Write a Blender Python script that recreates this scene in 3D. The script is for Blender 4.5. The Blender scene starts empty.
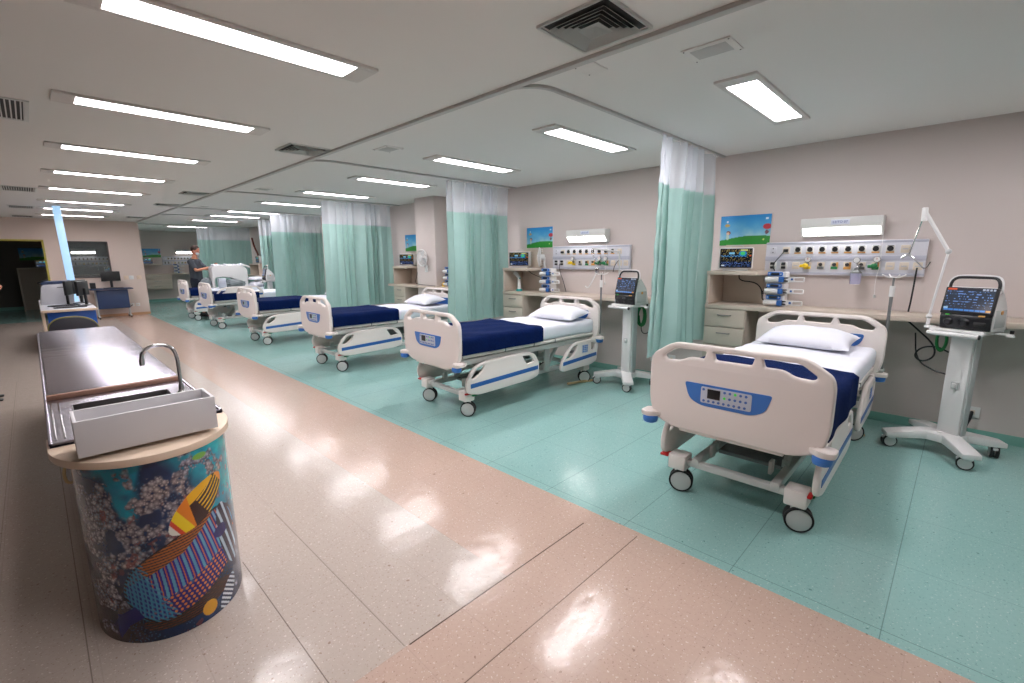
import bpy, bmesh, math, random
import numpy as np
from mathutils import Vector, Matrix

random.seed(7)
scene = bpy.context.scene
COL = scene.collection
PI = math.pi

# ------------------------------------------------------------------ colour / materials
def lin(c):
    c = c / 255.0
    return c / 12.92 if c <= 0.04045 else ((c + 0.055) / 1.055) ** 2.4

def S(r, g, b):
    return (lin(r), lin(g), lin(b), 1.0)

def new_mat(name):
    m = bpy.data.materials.new(name)
    m.use_nodes = True
    nt = m.node_tree
    b = nt.nodes.get('Principled BSDF')
    return m, nt, b

def mat(name, col, rough=0.5, metal=0.0, spec=0.5, emit=None, estr=0.0, trans=0.0, alpha=1.0,
        coat=0.0, bump=0.0, bscale=40.0, vary=0.0, vscale=8.0, sheen=0.0, sub=0.0):
    m, nt, b = new_mat(name)
    b.inputs['Base Color'].default_value = col
    b.inputs['Roughness'].default_value = rough
    b.inputs['Metallic'].default_value = metal
    b.inputs['Specular IOR Level'].default_value = spec
    b.inputs['Transmission Weight'].default_value = trans
    b.inputs['Alpha'].default_value = alpha
    b.inputs['Coat Weight'].default_value = coat
    b.inputs['Sheen Weight'].default_value = sheen
    if emit:
        b.inputs['Emission Color'].default_value = emit
        b.inputs['Emission Strength'].default_value = estr
    if bump or vary:
        tc = nt.nodes.new('ShaderNodeTexCoord')
    if bump:
        n = nt.nodes.new('ShaderNodeTexNoise'); n.inputs['Scale'].default_value = bscale
        n.inputs['Detail'].default_value = 4
        nt.links.new(tc.outputs['Object'], n.inputs['Vector'])
        bp = nt.nodes.new('ShaderNodeBump'); bp.inputs['Strength'].default_value = bump
        bp.inputs['Distance'].default_value = 0.01
        nt.links.new(n.outputs['Fac'], bp.inputs['Height'])
        nt.links.new(bp.outputs['Normal'], b.inputs['Normal'])
    if vary:
        n2 = nt.nodes.new('ShaderNodeTexNoise'); n2.inputs['Scale'].default_value = vscale
        n2.inputs['Detail'].default_value = 3
        nt.links.new(tc.outputs['Object'], n2.inputs['Vector'])
        mx = nt.nodes.new('ShaderNodeMix'); mx.data_type = 'RGBA'
        mx.inputs['A'].default_value = tuple(max(0, c * (1 - vary)) for c in col[:3]) + (1,)
        mx.inputs['B'].default_value = tuple(min(1, c * (1 + vary)) for c in col[:3]) + (1,)
        nt.links.new(n2.outputs['Fac'], mx.inputs['Factor'])
        nt.links.new(mx.outputs['Result'], b.inputs['Base Color'])
    return m

def attr_mat(name, rough=0.5, emit=0.0, spec=0.5, coat=0.0, dark=False):
    """colour pattern stored on the mesh (printed artwork or the picture on a lit screen)"""
    m, nt, b = new_mat(name)
    a = nt.nodes.new('ShaderNodeVertexColor'); a.layer_name = 'Col'
    b.inputs['Roughness'].default_value = rough
    b.inputs['Specular IOR Level'].default_value = spec
    b.inputs['Coat Weight'].default_value = coat
    if emit:
        b.inputs['Base Color'].default_value = (0.01, 0.01, 0.012, 1)
        nt.links.new(a.outputs['Color'], b.inputs['Emission Color'])
        b.inputs['Emission Strength'].default_value = emit
    else:
        nt.links.new(a.outputs['Color'], b.inputs['Base Color'])
    return m

M = {}
M['wall'] = mat('wall_paint', S(208, 197, 193), 0.75, spec=0.25, vary=0.02, vscale=1.5)
M['wall_far'] = mat('wall_paint_pink', S(216, 198, 188), 0.75, spec=0.25)
M['dark_wall'] = mat('unlit_room_shade', S(112, 106, 100), 0.85, spec=0.2)  # unlit room's dimness is put into this darker wall colour
M['unseen_wall_dark'] = mat('unseen_wall_dark', S(62, 58, 55), 0.5)  # invented dark finish that cuts bounce from the unseen side wall
M['ceiling'] = mat('ceiling_paint', S(234, 232, 230), 0.85, spec=0.15)
M['teal_base'] = mat('teal_cove', S(120, 172, 160), 0.4, vary=0.06, vscale=20)
M['tan_base'] = mat('tan_cove', S(206, 160, 124), 0.45)
M['rail_grey'] = mat('ceiling_track_grey', S(190, 189, 187), 0.5)
M['white_metal'] = mat('white_enamel', S(214, 213, 210), 0.35)
M['light_frame'] = mat('light_frame_grey', S(214, 211, 208), 0.5)
M['vent_metal'] = mat('vent_metal', S(218, 220, 218), 0.45)
M['vent_dark'] = mat('vent_dark', S(62, 64, 64), 0.8)
M['panel'] = mat('lamp_panel', S(255, 255, 255), 0.5, emit=(1.0, 0.955, 0.985, 1), estr=37.0)
M['bed_lamp'] = mat('bed_lamp_panel', S(255, 255, 255), 0.5, emit=(1.0, 0.97, 0.95, 1), estr=12.0)
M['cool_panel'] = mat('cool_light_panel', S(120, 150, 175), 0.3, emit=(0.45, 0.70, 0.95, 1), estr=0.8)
M['bed_plastic'] = mat('bed_plastic_ivory', S(230, 221, 216), 0.38, spec=0.45)
M['bed_plastic_grey'] = mat('bed_plastic_grey', S(196, 190, 184), 0.42)
M['bed_steel'] = mat('bed_steel_paint', S(196, 196, 193), 0.35, metal=0.15)
M['bed_dark'] = mat('bed_mid_grey', S(120, 122, 122), 0.5, metal=0.3)  # plain grey, also used on poles, handles and gauges
M['blue'] = mat('bed_blue_plastic', S(58, 118, 196), 0.35)
M['stripe'] = mat('bed_blue_stripe', S(40, 96, 168), 0.35)
M['keypad'] = mat('keypad_film', S(190, 196, 208), 0.35)
M['button'] = mat('keypad_button', S(78, 110, 176), 0.4)
M['green_led'] = mat('green_button', S(70, 190, 70), 0.4, emit=(0.1, 0.6, 0.1, 1), estr=0.3)
M['black'] = mat('black_plastic', S(26, 27, 30), 0.35)
M['rubber'] = mat('black_rubber', S(24, 24, 25), 0.6)
M['wheel_hub'] = mat('wheel_hub_grey', S(196, 196, 194), 0.35)
M['red'] = mat('red_plastic', S(186, 34, 34), 0.4)
M['green'] = mat('green_plastic', S(28, 122, 70), 0.4)
M['green_hose'] = mat('green_hose', S(22, 118, 58), 0.4)
M['yellow'] = mat('yellow_plastic', S(238, 200, 20), 0.4)
M['orange'] = mat('orange_plastic', S(212, 156, 84), 0.4)
M['sheet'] = mat('white_sheet', S(228, 229, 238), 0.85, spec=0.1, bump=0.35, bscale=9, sheen=0.1)
M['blanket'] = mat('navy_blanket', S(7, 27, 72), 0.9, spec=0.08, bump=0.8, bscale=60, vary=0.35, vscale=14)
M['cabinet'] = mat('cabinet_laminate', S(198, 184, 170), 0.5, vary=0.03, vscale=5)
M['cabinet_edge'] = mat('cabinet_front', S(190, 180, 166), 0.5)
M['chrome'] = mat('chrome', S(200, 200, 202), 0.18, metal=1.0)
M['steel'] = mat('brushed_steel', S(196, 192, 204), 0.24, metal=1.0, bump=0.9, bscale=2.6)
for l_ in [n_ for n_ in M['steel'].node_tree.nodes if n_.type == 'TEX_NOISE']:
    nt_ = M['steel'].node_tree; tc_ = [n_ for n_ in nt_.nodes if n_.type == 'TEX_COORD'][0]
    mp_ = nt_.nodes.new('ShaderNodeMapping'); mp_.inputs['Scale'].default_value = (0.5, 3.2, 1.0)
    nt_.links.new(tc_.outputs['Object'], mp_.inputs[0]); nt_.links.new(mp_.outputs[0], l_.inputs['Vector'])
M['steel_dark'] = mat('sink_basin_steel', S(110, 108, 108), 0.35, metal=1.0)
M['wood_edge'] = mat('pale_wood_laminate', S(222, 200, 178), 0.45, vary=0.05, vscale=12)
M['brown_edge'] = mat('brown_strip', S(150, 112, 96), 0.45)
M['box_white'] = mat('white_box_board', S(206, 204, 206), 0.5)
M['cart_white'] = mat('cart_white', S(222, 221, 220), 0.35)
M['cart_side'] = mat('cart_side_grey', S(186, 188, 188), 0.4)
M['rail_white'] = mat('gas_rail_white', S(208, 208, 216), 0.4)
M['rail_band'] = mat('gas_rail_band', S(182, 184, 198), 0.4)
M['cream'] = mat('cream_socket', S(214, 202, 186), 0.45)
M['clear'] = mat('clear_jar_plastic', S(188, 186, 220), 0.12, alpha=0.55)
M['dark_glass'] = mat('dark_window_glass', S(150, 160, 160), 0.03, alpha=0.16, spec=0.5)
M['yellow_frame'] = mat('yellow_green_frame', S(176, 164, 60), 0.45)
M['dark_frame'] = mat('dark_window_frame', S(70, 66, 64), 0.5)
M['desk_blue'] = mat('bright_blue_panel', S(16, 84, 176), 0.45)
M['desk_navy'] = mat('navy_desk', S(38, 56, 92), 0.5)
M['desk_white'] = mat('white_desk_top', S(196, 198, 204), 0.4)
M['printer'] = mat('printer_white', S(206, 206, 212), 0.45)
M['chair_shell'] = mat('dark_chair_shell', S(44, 44, 52), 0.35)
M['chair_rim'] = mat('olive_chair_rim', S(120, 118, 60), 0.5)
M['skin'] = mat('skin', S(206, 142, 112), 0.55)
M['skin_face'] = mat('skin_face', S(200, 128, 104), 0.55)
M['tshirt'] = mat('charcoal_tshirt', S(62, 68, 76), 0.9, bump=0.2, bscale=20)
M['trousers'] = mat('navy_trousers', S(22, 28, 42), 0.9)
M['hair'] = mat('grey_brown_hair', S(74, 58, 52), 0.9)
M['mask'] = mat('white_mask', S(232, 234, 238), 0.8)
M['grey_plastic'] = mat('grey_plastic_film', S(120, 128, 132), 0.35, bump=0.5, bscale=18)
M['beige_hose'] = mat('beige_strap', S(196, 172, 128), 0.6)
M['brown_hose'] = mat('brown_pipe', S(112, 52, 36), 0.5)
M['text_blue'] = mat('label_blue_ink', S(60, 84, 160), 0.5)
M['label'] = mat('label_card', S(212, 216, 230), 0.5)
M['teal_plastic'] = mat('teal_plastic', S(20, 150, 150), 0.4)
M['art'] = attr_mat('reef_photo_wrap', 0.22, coat=0.3)
M['poster'] = attr_mat('kids_poster_print', 0.4)
M['screen'] = attr_mat('lit_screen', 0.12, emit=0.75)

def fabric_mat(name, col, col2, net=False):
    m, nt, b = new_mat(name)
    out = nt.nodes['Material Output']
    b.inputs['Base Color'].default_value = col
    b.inputs['Roughness'].default_value = 0.6
    b.inputs['Sheen Weight'].default_value = 0.3
    b.inputs['Specular IOR Level'].default_value = 0.35
    tc = nt.nodes.new('ShaderNodeTexCoord')
    n = nt.nodes.new('ShaderNodeTexNoise'); n.inputs['Scale'].default_value = 9; n.inputs['Detail'].default_value = 5
    nt.links.new(tc.outputs['Object'], n.inputs['Vector'])
    mx = nt.nodes.new('ShaderNodeMix'); mx.data_type = 'RGBA'
    mx.inputs['A'].default_value = col; mx.inputs['B'].default_value = col2
    nt.links.new(n.outputs['Fac'], mx.inputs['Factor'])
    nt.links.new(mx.outputs['Result'], b.inputs['Base Color'])
    bp = nt.nodes.new('ShaderNodeBump'); bp.inputs['Strength'].default_value = 0.25; bp.inputs['Distance'].default_value = 0.01
    nt.links.new(n.outputs['Fac'], bp.inputs['Height']); nt.links.new(bp.outputs['Normal'], b.inputs['Normal'])
    tr = nt.nodes.new('ShaderNodeBsdfTranslucent'); tr.inputs['Color'].default_value = col
    ms = nt.nodes.new('ShaderNodeMixShader'); ms.inputs[0].default_value = 0.45 if net else 0.3
    nt.links.new(b.outputs[0], ms.inputs[1]); nt.links.new(tr.outputs[0], ms.inputs[2])
    if net:
        tp = nt.nodes.new('ShaderNodeBsdfTransparent')
        m2 = nt.nodes.new('ShaderNodeMixShader'); m2.inputs[0].default_value = 0.36
        nt.links.new(ms.outputs[0], m2.inputs[1]); nt.links.new(tp.outputs[0], m2.inputs[2])
        nt.links.new(m2.outputs[0], out.inputs['Surface'])
    else:
        nt.links.new(ms.outputs[0], out.inputs['Surface'])
    return m
M['curtain'] = fabric_mat('sea_green_curtain', S(158, 192, 186), S(172, 204, 197))
M['net'] = fabric_mat('white_net_header', S(236, 240, 248), S(242, 246, 250), net=True)

def floor_mat(name, c0, c1, light, dark, tile, lo, hi, seam, off, zone=None):
    """speckled vinyl tiles, laid out in the room's own metres"""
    m, nt, b = new_mat(name)
    N = nt.nodes.new; L = nt.links.new
    tc = N('ShaderNodeTexCoord')
    sep = N('ShaderNodeSeparateXYZ'); L(tc.outputs['Object'], sep.inputs[0])
    base = N('ShaderNodeMix'); base.data_type = 'RGBA'
    n0 = N('ShaderNodeTexNoise'); n0.inputs['Scale'].default_value = 45; n0.inputs['Detail'].default_value = 6
    n0.inputs['Roughness'].default_value = 0.7
    L(tc.outputs['Object'], n0.inputs['Vector'])
    base.inputs['A'].default_value = c0; base.inputs['B'].default_value = c1
    L(n0.outputs['Fac'], base.inputs['Factor'])
    cur = base.outputs['Result']
    if zone:
        # an older, paler batch of tiles: x < zx and y > zy
        ma = N('ShaderNodeMath'); ma.operation = 'LESS_THAN'; ma.inputs[1].default_value = zone[0]; L(sep.outputs['X'], ma.inputs[0])
        mb = N('ShaderNodeMath'); mb.operation = 'GREATER_THAN'; mb.inputs[1].default_value = zone[1]; L(sep.outputs['Y'], mb.inputs[0])
        mm = N('ShaderNodeMath'); mm.operation = 'MULTIPLY'; L(ma.outputs[0], mm.inputs[0]); L(mb.outputs[0], mm.inputs[1])
        pal = N('ShaderNodeMix'); pal.data_type = 'RGBA'; pal.inputs['A'].default_value = zone[2]; pal.inputs['B'].default_value = zone[3]
        L(n0.outputs['Fac'], pal.inputs['Factor'])
        zm = N('ShaderNodeMix'); zm.data_type = 'RGBA'
        L(mm.outputs[0], zm.inputs['Factor']); L(cur, zm.inputs['A']); L(pal.outputs['Result'], zm.inputs['B'])
        cur = zm.outputs['Result']
    for (sc_, thr, colr, amt) in ((80, 0.685, light, 0.5), (90, 0.68, dark, 0.45), (34, 0.755, dark, 0.7)):
        v = N('ShaderNodeTexNoise'); v.inputs['Scale'].default_value = sc_; v.inputs['Detail'].default_value = 1
        mp = N('ShaderNodeMapping'); mp.inputs['Location'].default_value = (sc_ * 3.1, sc_ * 1.7, 0)
        L(tc.outputs['Object'], mp.inputs[0]); L(mp.outputs[0], v.inputs['Vector'])
        r = N('ShaderNodeMath'); r.operation = 'GREATER_THAN'; r.inputs[1].default_value = thr
        L(v.outputs['Fac'], r.inputs[0])
        q = N('ShaderNodeMath'); q.operation = 'MULTIPLY'; q.inputs[1].default_value = amt; L(r.outputs[0], q.inputs[0])
        x = N('ShaderNodeMix'); x.data_type = 'RGBA'; L(q.outputs[0], x.inputs['Factor']); L(cur, x.inputs['A']); x.inputs['B'].default_value = colr
        cur = x.outputs['Result']
    def seams(axis, size, offs, w, gate=None):
        a = N('ShaderNodeMath'); a.operation = 'SUBTRACT'; a.inputs[1].default_value = offs; L(sep.outputs[axis], a.inputs[0])
        d = N('ShaderNodeMath'); d.operation = 'PINGPONG'; d.inputs[1].default_value = size / 2; L(a.outputs[0], d.inputs[0])
        c = N('ShaderNodeMath'); c.operation = 'LESS_THAN'; c.inputs[1].default_value = w; L(d.outputs[0], c.inputs[0])
        return c.outputs[0]
    def line(axis, at, w, lo_axis, lo_v, hi_v):
        a = N('ShaderNodeMath'); a.operation = 'COMPARE'; a.inputs[1].default_value = at; a.inputs[2].default_value = w; L(sep.outputs[axis], a.inputs[0])
        g = N('ShaderNodeMath'); g.operation = 'GREATER_THAN'; g.inputs[1].default_value = lo_v; L(sep.outputs[lo_axis], g.inputs[0])
        h = N('ShaderNodeMath'); h.operation = 'LESS_THAN'; h.inputs[1].default_value = hi_v; L(sep.outputs[lo_axis], h.inputs[0])
        m1 = N('ShaderNodeMath'); m1.operation = 'MULTIPLY'; L(a.outputs[0], m1.inputs[0]); L(g.outputs[0], m1.inputs[1])
        m2 = N('ShaderNodeMath'); m2.operation = 'MULTIPLY'; L(m1.outputs[0], m2.inputs[0]); L(h.outputs[0], m2.inputs[1])
        return m2.outputs[0]
    parts = [(seams('X', tile[0], off[0], 0.0022), lo), (seams('Y', tile[1], off[1], 0.0022), hi)]
    for s_ in seam:
        parts.append((line(*s_[:-1]), s_[-1]))
    for o_, amt in parts:
        q = N('ShaderNodeMath'); q.operation = 'MULTIPLY'; q.inputs[1].default_value = amt; L(o_, q.inputs[0])
        x = N('ShaderNodeMix'); x.data_type = 'RGBA'; L(q.outputs[0], x.inputs['Factor']); L(cur, x.inputs['A'])
        x.inputs['B'].default_value = tuple(c * 0.25 for c in dark[:3]) + (1,)
        cur = x.outputs['Result']
    L(cur, b.inputs['Base Color'])
    b.inputs['Roughness'].default_value = 0.17
    b.inputs['Specular IOR Level'].default_value = 0.42
    bn = N('ShaderNodeTexNoise'); bn.inputs['Scale'].default_value = 11; bn.inputs['Detail'].default_value = 5
    L(tc.outputs['Object'], bn.inputs['Vector'])
    bp = N('ShaderNodeBump'); bp.inputs['Strength'].default_value = 0.10; bp.inputs['Distance'].default_value = 0.02
    L(bn.outputs['Fac'], bp.inputs['Height']); L(bp.outputs['Normal'], b.inputs['Normal'])
    rr = N('ShaderNodeMapRange'); rr.inputs['To Min'].default_value = 0.08; rr.inputs['To Max'].default_value = 0.22
    L(bn.outputs['Fac'], rr.inputs['Value']); L(rr.outputs[0], b.inputs['Roughness'])
    return m
M['floor_beige'] = floor_mat('beige_vinyl', S(186, 160, 146), S(200, 175, 160), S(236, 226, 218), S(140, 112, 98),
    (0.3, 0.3), 0.09, 0.07,
    [('Y', 1.492, 0.0035, 'X', 0.9, 2.15, 0.95), ('Y', 1.187, 0.0025, 'X', 0.5, 2.25, 0.75),
     ('X', 0.585, 0.0022, 'Y', 1.5, 2.6, 0.6), ('X', 0.882, 0.002, 'Y', 1.5, 3.0, 0.45), ('X', -0.045, 0.0022, 'Y', 0.5, 9.0, 0.5), ('X', -0.33, 0.002, 'Y', 0.5, 9.0, 0.3)],
    (0.285, 0.292), zone=(1.485, 1.494, S(180, 166, 156), S(195, 181, 170)))
M['floor_teal'] = floor_mat('teal_vinyl', S(137, 178, 173), S(152, 193, 187), S(200, 222, 218), S(86, 130, 124),
    (0.61, 0.612), 0.22, 0.42, [('X', 2.36, 0.002, 'Y', -9, 30, 0.35)], (2.36, 0.078))

# ------------------------------------------------------------------ mesh builder
class B:
    def __init__(self):
        self.bm = bmesh.new(); self.mats = []
    def mi(self, m):
        if isinstance(m, str): m = M[m]
        if m not in self.mats: self.mats.append(m)
        return self.mats.index(m)
    def _take(self, tmp, m, mtx=None, smooth=True):
        i = self.mi(m)
        if mtx is not None: bmesh.ops.transform(tmp, matrix=mtx, verts=tmp.verts)
        for f in tmp.faces: f.material_index = i; f.smooth = smooth
        me = bpy.data.meshes.new('tmp'); tmp.to_mesh(me); tmp.free()
        self.bm.from_mesh(me); bpy.data.meshes.remove(me)
        return self
    def box(self, x0, x1, y0, y1, z0, z1, m, bev=0.0, mtx=None, seg=2):
        t = bmesh.new(); bmesh.ops.create_cube(t, size=1)
        for v in t.verts:
            v.co = Vector(((x0 + x1) / 2 + v.co.x * (x1 - x0), (y0 + y1) / 2 + v.co.y * (y1 - y0), (z0 + z1) / 2 + v.co.z * (z1 - z0)))
        if bev: bmesh.ops.bevel(t, geom=t.edges[:], offset=bev, segments=seg, profile=0.5, affect='EDGES')
        return self._take(t, m, mtx)
    def cyl(self, p0, p1, r0, m, r1=None, n=16, bev=0.0, mtx=None):
        p0, p1 = Vector(p0), Vector(p1); d = p1 - p0
        t = bmesh.new()
        bmesh.ops.create_cone(t, cap_ends=True, segments=n, radius1=r0, radius2=r0 if r1 is None else r1, depth=d.length)
        if bev:
            e = [e for e in t.edges if abs(e.verts[0].co.z - e.verts[1].co.z) < 1e-6]
            bmesh.ops.bevel(t, geom=e, offset=bev, segments=2, profile=0.5, affect='EDGES')
        q = Vector((0, 0, 1)).rotation_difference(d.normalized()).to_matrix().to_4x4()
        T = Matrix.Translation((p0 + p1) / 2) @ q
        if mtx is not None: T = mtx @ T
        return self._take(t, m, T)
    def tube(self, pts, r, m, n=8, closed=False, mtx=None, smoothpts=0):
        pts = [Vector(p) for p in pts]
        for _ in range(smoothpts):
            q = [pts[0]] if not closed else []
            rng = range(len(pts) - 1) if not closed else range(len(pts))
            for i in rng:
                a, b_ = pts[i], pts[(i + 1) % len(pts)]
                q += [a.lerp(b_, 0.25), a.lerp(b_, 0.75)]
            if not closed: q.append(pts[-1])
            pts = q
        t = bmesh.new(); rings = []; N = len(pts); up = None
        for i, p in enumerate(pts):
            if closed: d = pts[(i + 1) % N] - pts[i - 1]
            else: d = pts[min(i + 1, N - 1)] - pts[max(i - 1, 0)]
            if d.length < 1e-9: d = Vector((0, 0, 1))
            d.normalize()
            if up is None:
                up = Vector((0, 0, 1)) if abs(d.z) < 0.9 else Vector((1, 0, 0))
            u = (up - d * up.dot(d))
            if u.length < 1e-5: u = d.orthogonal()
            u.normalize(); up = u; w = d.cross(u)
            rr = r if not callable(r) else r(i / max(1, N - 1))
            rings.append([t.verts.new(p + u * rr * math.cos(2 * PI * k / n) + w * rr * math.sin(2 * PI * k / n)) for k in range(n)])
        for i in range(N if closed else N - 1):
            a, b_ = rings[i], rings[(i + 1) % N]
            for k in range(n): t.faces.new((a[k], a[(k + 1) % n], b_[(k + 1) % n], b_[k]))
        if not closed:
            t.faces.new(rings[0][::-1]); t.faces.new(rings[-1])
        return self._take(t, m, mtx)
    def lathe(self, prof, m, n=24, mtx=None, smooth=True):
        t = bmesh.new(); rings = []
        for (r, z) in prof:
            rings.append([t.verts.new((max(r, 1e-5) * math.cos(2 * PI * k / n), max(r, 1e-5) * math.sin(2 * PI * k / n), z)) for k in range(n)])
        for a, b_ in zip(rings, rings[1:]):
            for k in range(n): t.faces.new((a[k], a[(k + 1) % n], b_[(k + 1) % n], b_[k]))
        bmesh.ops.remove_doubles(t, verts=t.verts, dist=2e-5)
        bmesh.ops.recalc_face_normals(t, faces=t.faces)
        return self._take(t, m, mtx, smooth)
    def ball(self, c, rx, ry, rz, m, n=12, mtx=None):
        t = bmesh.new(); bmesh.ops.create_uvsphere(t, u_segments=n * 2, v_segments=n, radius=1)
        T = Matrix.Translation(c) @ Matrix.Diagonal((rx, ry, rz, 1))
        if mtx is not None: T = mtx @ T
        return self._take(t, m, T)
    def prism(self, poly, z0, z1, m, mtx=None, bev=0.0):
        t = bmesh.new()
        vs = [t.verts.new((x, y, z0)) for x, y in poly]; f = t.faces.new(vs)
        r = bmesh.ops.extrude_face_region(t, geom=[f])
        for v in r['geom']:
            if isinstance(v, bmesh.types.BMVert): v.co.z = z1
        bmesh.ops.recalc_face_normals(t, faces=t.faces)
        if bev: bmesh.ops.bevel(t, geom=t.edges[:], offset=bev, segments=2, profile=0.5, affect='EDGES')
        return self._take(t, m, mtx)
    def mesh(self, me, m, mtx=None, smooth=True):
        t = bmesh.new(); t.from_mesh(me)
        return self._take(t, m, mtx, smooth)
    def build(self, name, parent=None, sharp=35, world=False):
        me = bpy.data.meshes.new(name)
        if world and parent is not None:
            bmesh.ops.transform(self.bm, matrix=parent.matrix_basis.inverted(), verts=self.bm.verts)
        self.bm.to_mesh(me); self.bm.free()
        for m in self.mats: me.materials.append(m)
        me.set_sharp_from_angle(angle=math.radians(sharp))
        o = bpy.data.objects.new(name, me); COL.objects.link(o)
        if parent is not None: o.parent = parent
        return o

def tag(o, label=None, cat=None, group=None, kind=None):
    if label: o['label'] = label
    if cat: o['category'] = cat
    if group: o['group'] = group
    if kind: o['kind'] = kind
    return o

def thing(name, label, cat, loc=(0, 0, 0), rz=0.0, group=None):
    o = bpy.data.objects.new(name, None); COL.objects.link(o)
    o.location = loc; o.rotation_euler = (0, 0, rz); o.empty_display_size = 0.1
    return tag(o, label, cat, group)

def struct(name, b):
    o = b.build(name); o['kind'] = 'structure'; return o

def kids(o):
    return KIDS.get(o.name) or [c for c in bpy.data.objects if c.parent == o]
KIDS = {}
def copy_tree(o, parent=None, skip=()):
    c = o.copy(); COL.objects.link(c)
    if parent is not None: c.parent = parent
    for ch in [x for x in bpy.data.objects if x.parent == o]:
        if ch.name.split('.')[0] in skip: continue
        copy_tree(ch, c, skip)
    return c
def dup(o, loc, rz=None, label=None, group=None, skip=()):
    c = copy_tree(o, skip=skip); c.location = loc
    if rz is not None: c.rotation_euler = (0, 0, rz)
    if label: c['label'] = label
    if group: c['group'] = group
    return c

def bake_loc(o, loc):
    """put the origin of a single-mesh thing at its own base"""
    o.data.transform(Matrix.Translation(-Vector(loc))); o.location = loc; return o

def rounded(pts, seg=5):
    """pts: (x, y, radius) -> smooth outline"""
    out = []; n = len(pts)
    for i in range(n):
        x, y, r = pts[i]; p = Vector((x, y)); a = Vector(pts[i - 1][:2]); b_ = Vector(pts[(i + 1) % n][:2])
        if r <= 0: out.append((x, y)); continue
        u = (a - p); v = (b_ - p); r1 = min(r, u.length * 0.49, v.length * 0.49)
        s, e = p + u.normalized() * r1, p + v.normalized() * r1
        for k in range(seg + 1):
            t = k / seg
            q = s * (1 - t) ** 2 + p * 2 * t * (1 - t) + e * t * t
            out.append((q.x, q.y))
    return out

def plate(loops, thick, bev):
    """flat board with rounded rims and holes; outline in XY, thickness along Z"""
    cu = bpy.data.curves.new('tmpc', 'CURVE'); cu.dimensions = '2D'; cu.fill_mode = 'BOTH'
    cu.extrude = max(thick / 2 - bev, 0.0005); cu.bevel_depth = bev; cu.bevel_resolution = 2; cu.offset = -bev
    for lp in loops:
        s = cu.splines.new('POLY'); s.points.add(len(lp) - 1); s.use_cyclic_u = True
        for k, (x, y) in enumerate(lp): s.points[k].co = (x, y, 0, 1)
    o = bpy.data.objects.new('tmpc', cu)
    me = bpy.data.meshes.new_from_object(o)
    bpy.data.objects.remove(o); bpy.data.curves.remove(cu)
    bm = bmesh.new(); bm.from_mesh(me)
    bmesh.ops.remove_doubles(bm, verts=bm.verts, dist=1e-5)
    bmesh.ops.recalc_face_normals(bm, faces=bm.faces)
    bm.to_mesh(me); bm.free()
    return me

YZ = Matrix(((0, 0, 1, 0), (1, 0, 0, 0), (0, 1, 0, 0), (0, 0, 0, 1)))      # plate xy -> world y,z ; thickness along x
XZ = Matrix(((1, 0, 0, 0), (0, 0, -1, 0), (0, 1, 0, 0), (0, 0, 0, 1)))     # plate xy -> world x,z ; thickness along -y

def text_mesh(txt, size):
    cu = bpy.data.curves.new('t', 'FONT'); cu.body = txt; cu.size = size; cu.align_x = 'CENTER'; cu.align_y = 'CENTER'
    cu.extrude = 0.0006
    o = bpy.data.objects.new('t', cu); me = bpy.data.meshes.new_from_object(o)
    bpy.data.objects.remove(o); bpy.data.curves.remove(cu)
    return me

# ---- surfaces carrying a printed / displayed picture
def fbm(u, v, seed=0, octs=4):
    def h(i, j, s):
        n = (i * 374761393 + j * 668265263 + s * 1442695041) & 0xffffffff
        n = ((n ^ (n >> 13)) * 1274126177) & 0xffffffff
        return ((n ^ (n >> 16)) & 0xffff) / 65535.0
    tot = np.zeros_like(u); amp = 0.5; nrm = 0
    for o_ in range(octs):
        x = u * 2 ** o_; y = v * 2 ** o_
        i = np.floor(x).astype(np.int64); j = np.floor(y).astype(np.int64)
        fx = x - i; fy = y - j; fx = fx * fx * (3 - 2 * fx); fy = fy * fy * (3 - 2 * fy)
        a = h(i, j, seed + o_); b_ = h(i + 1, j, seed + o_); c = h(i, j + 1, seed + o_); d = h(i + 1, j + 1, seed + o_)
        tot += amp * ((a * (1 - fx) + b_ * fx) * (1 - fy) + (c * (1 - fx) + d * fx) * fy); nrm += amp; amp *= 0.5
    return tot / nrm

def srgb2lin(a):
    a = np.clip(a, 0, 1)
    return np.where(a <= 0.04045, a / 12.92, ((a + 0.055) / 1.055) ** 2.4)

def painted(name, nx, ny, pos, func, material, parent=None):
    """grid of nx x ny cells; pos(s,t)->xyz arrays, func(s,t)->sRGB 0..255 arrays; s,t in 0..1"""
    s, t = np.meshgrid(np.linspace(0, 1, nx + 1), np.linspace(0, 1, ny + 1))
    X, Y, Z = pos(s, t)
    co = np.stack([X.ravel(), Y.ravel(), Z.ravel()], 1)
    i, j = np.meshgrid(np.arange(nx), np.arange(ny)); a = (j * (nx + 1) + i).ravel()
    f = np.stack([a, a + 1, a + nx + 2, a + nx + 1], 1)
    me = bpy.data.meshes.new(name)
    me.from_pydata(co.tolist(), [], f.tolist())
    at = me.color_attributes.new('Col', 'FLOAT_COLOR', 'POINT')
    R, G, Bc = func(s, t)
    c = np.stack([srgb2lin(R / 255.0).ravel(), srgb2lin(G / 255.0).ravel(), srgb2lin(Bc / 255.0).ravel(), np.ones(R.size)], 1)
    at.data.foreach_set('color', c.astype(np.float32).ravel())
    me.polygons.foreach_set('use_smooth', [True] * len(me.polygons))
    me.materials.append(M[material])
    o = bpy.data.objects.new(name, me); COL.objects.link(o)
    if parent is not None: o.parent = parent
    return o

def layer(base, mask, col):
    m = np.clip(mask, 0, 1)
    return [b_ * (1 - m) + c * m for b_, c in zip(base, col)]

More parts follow.
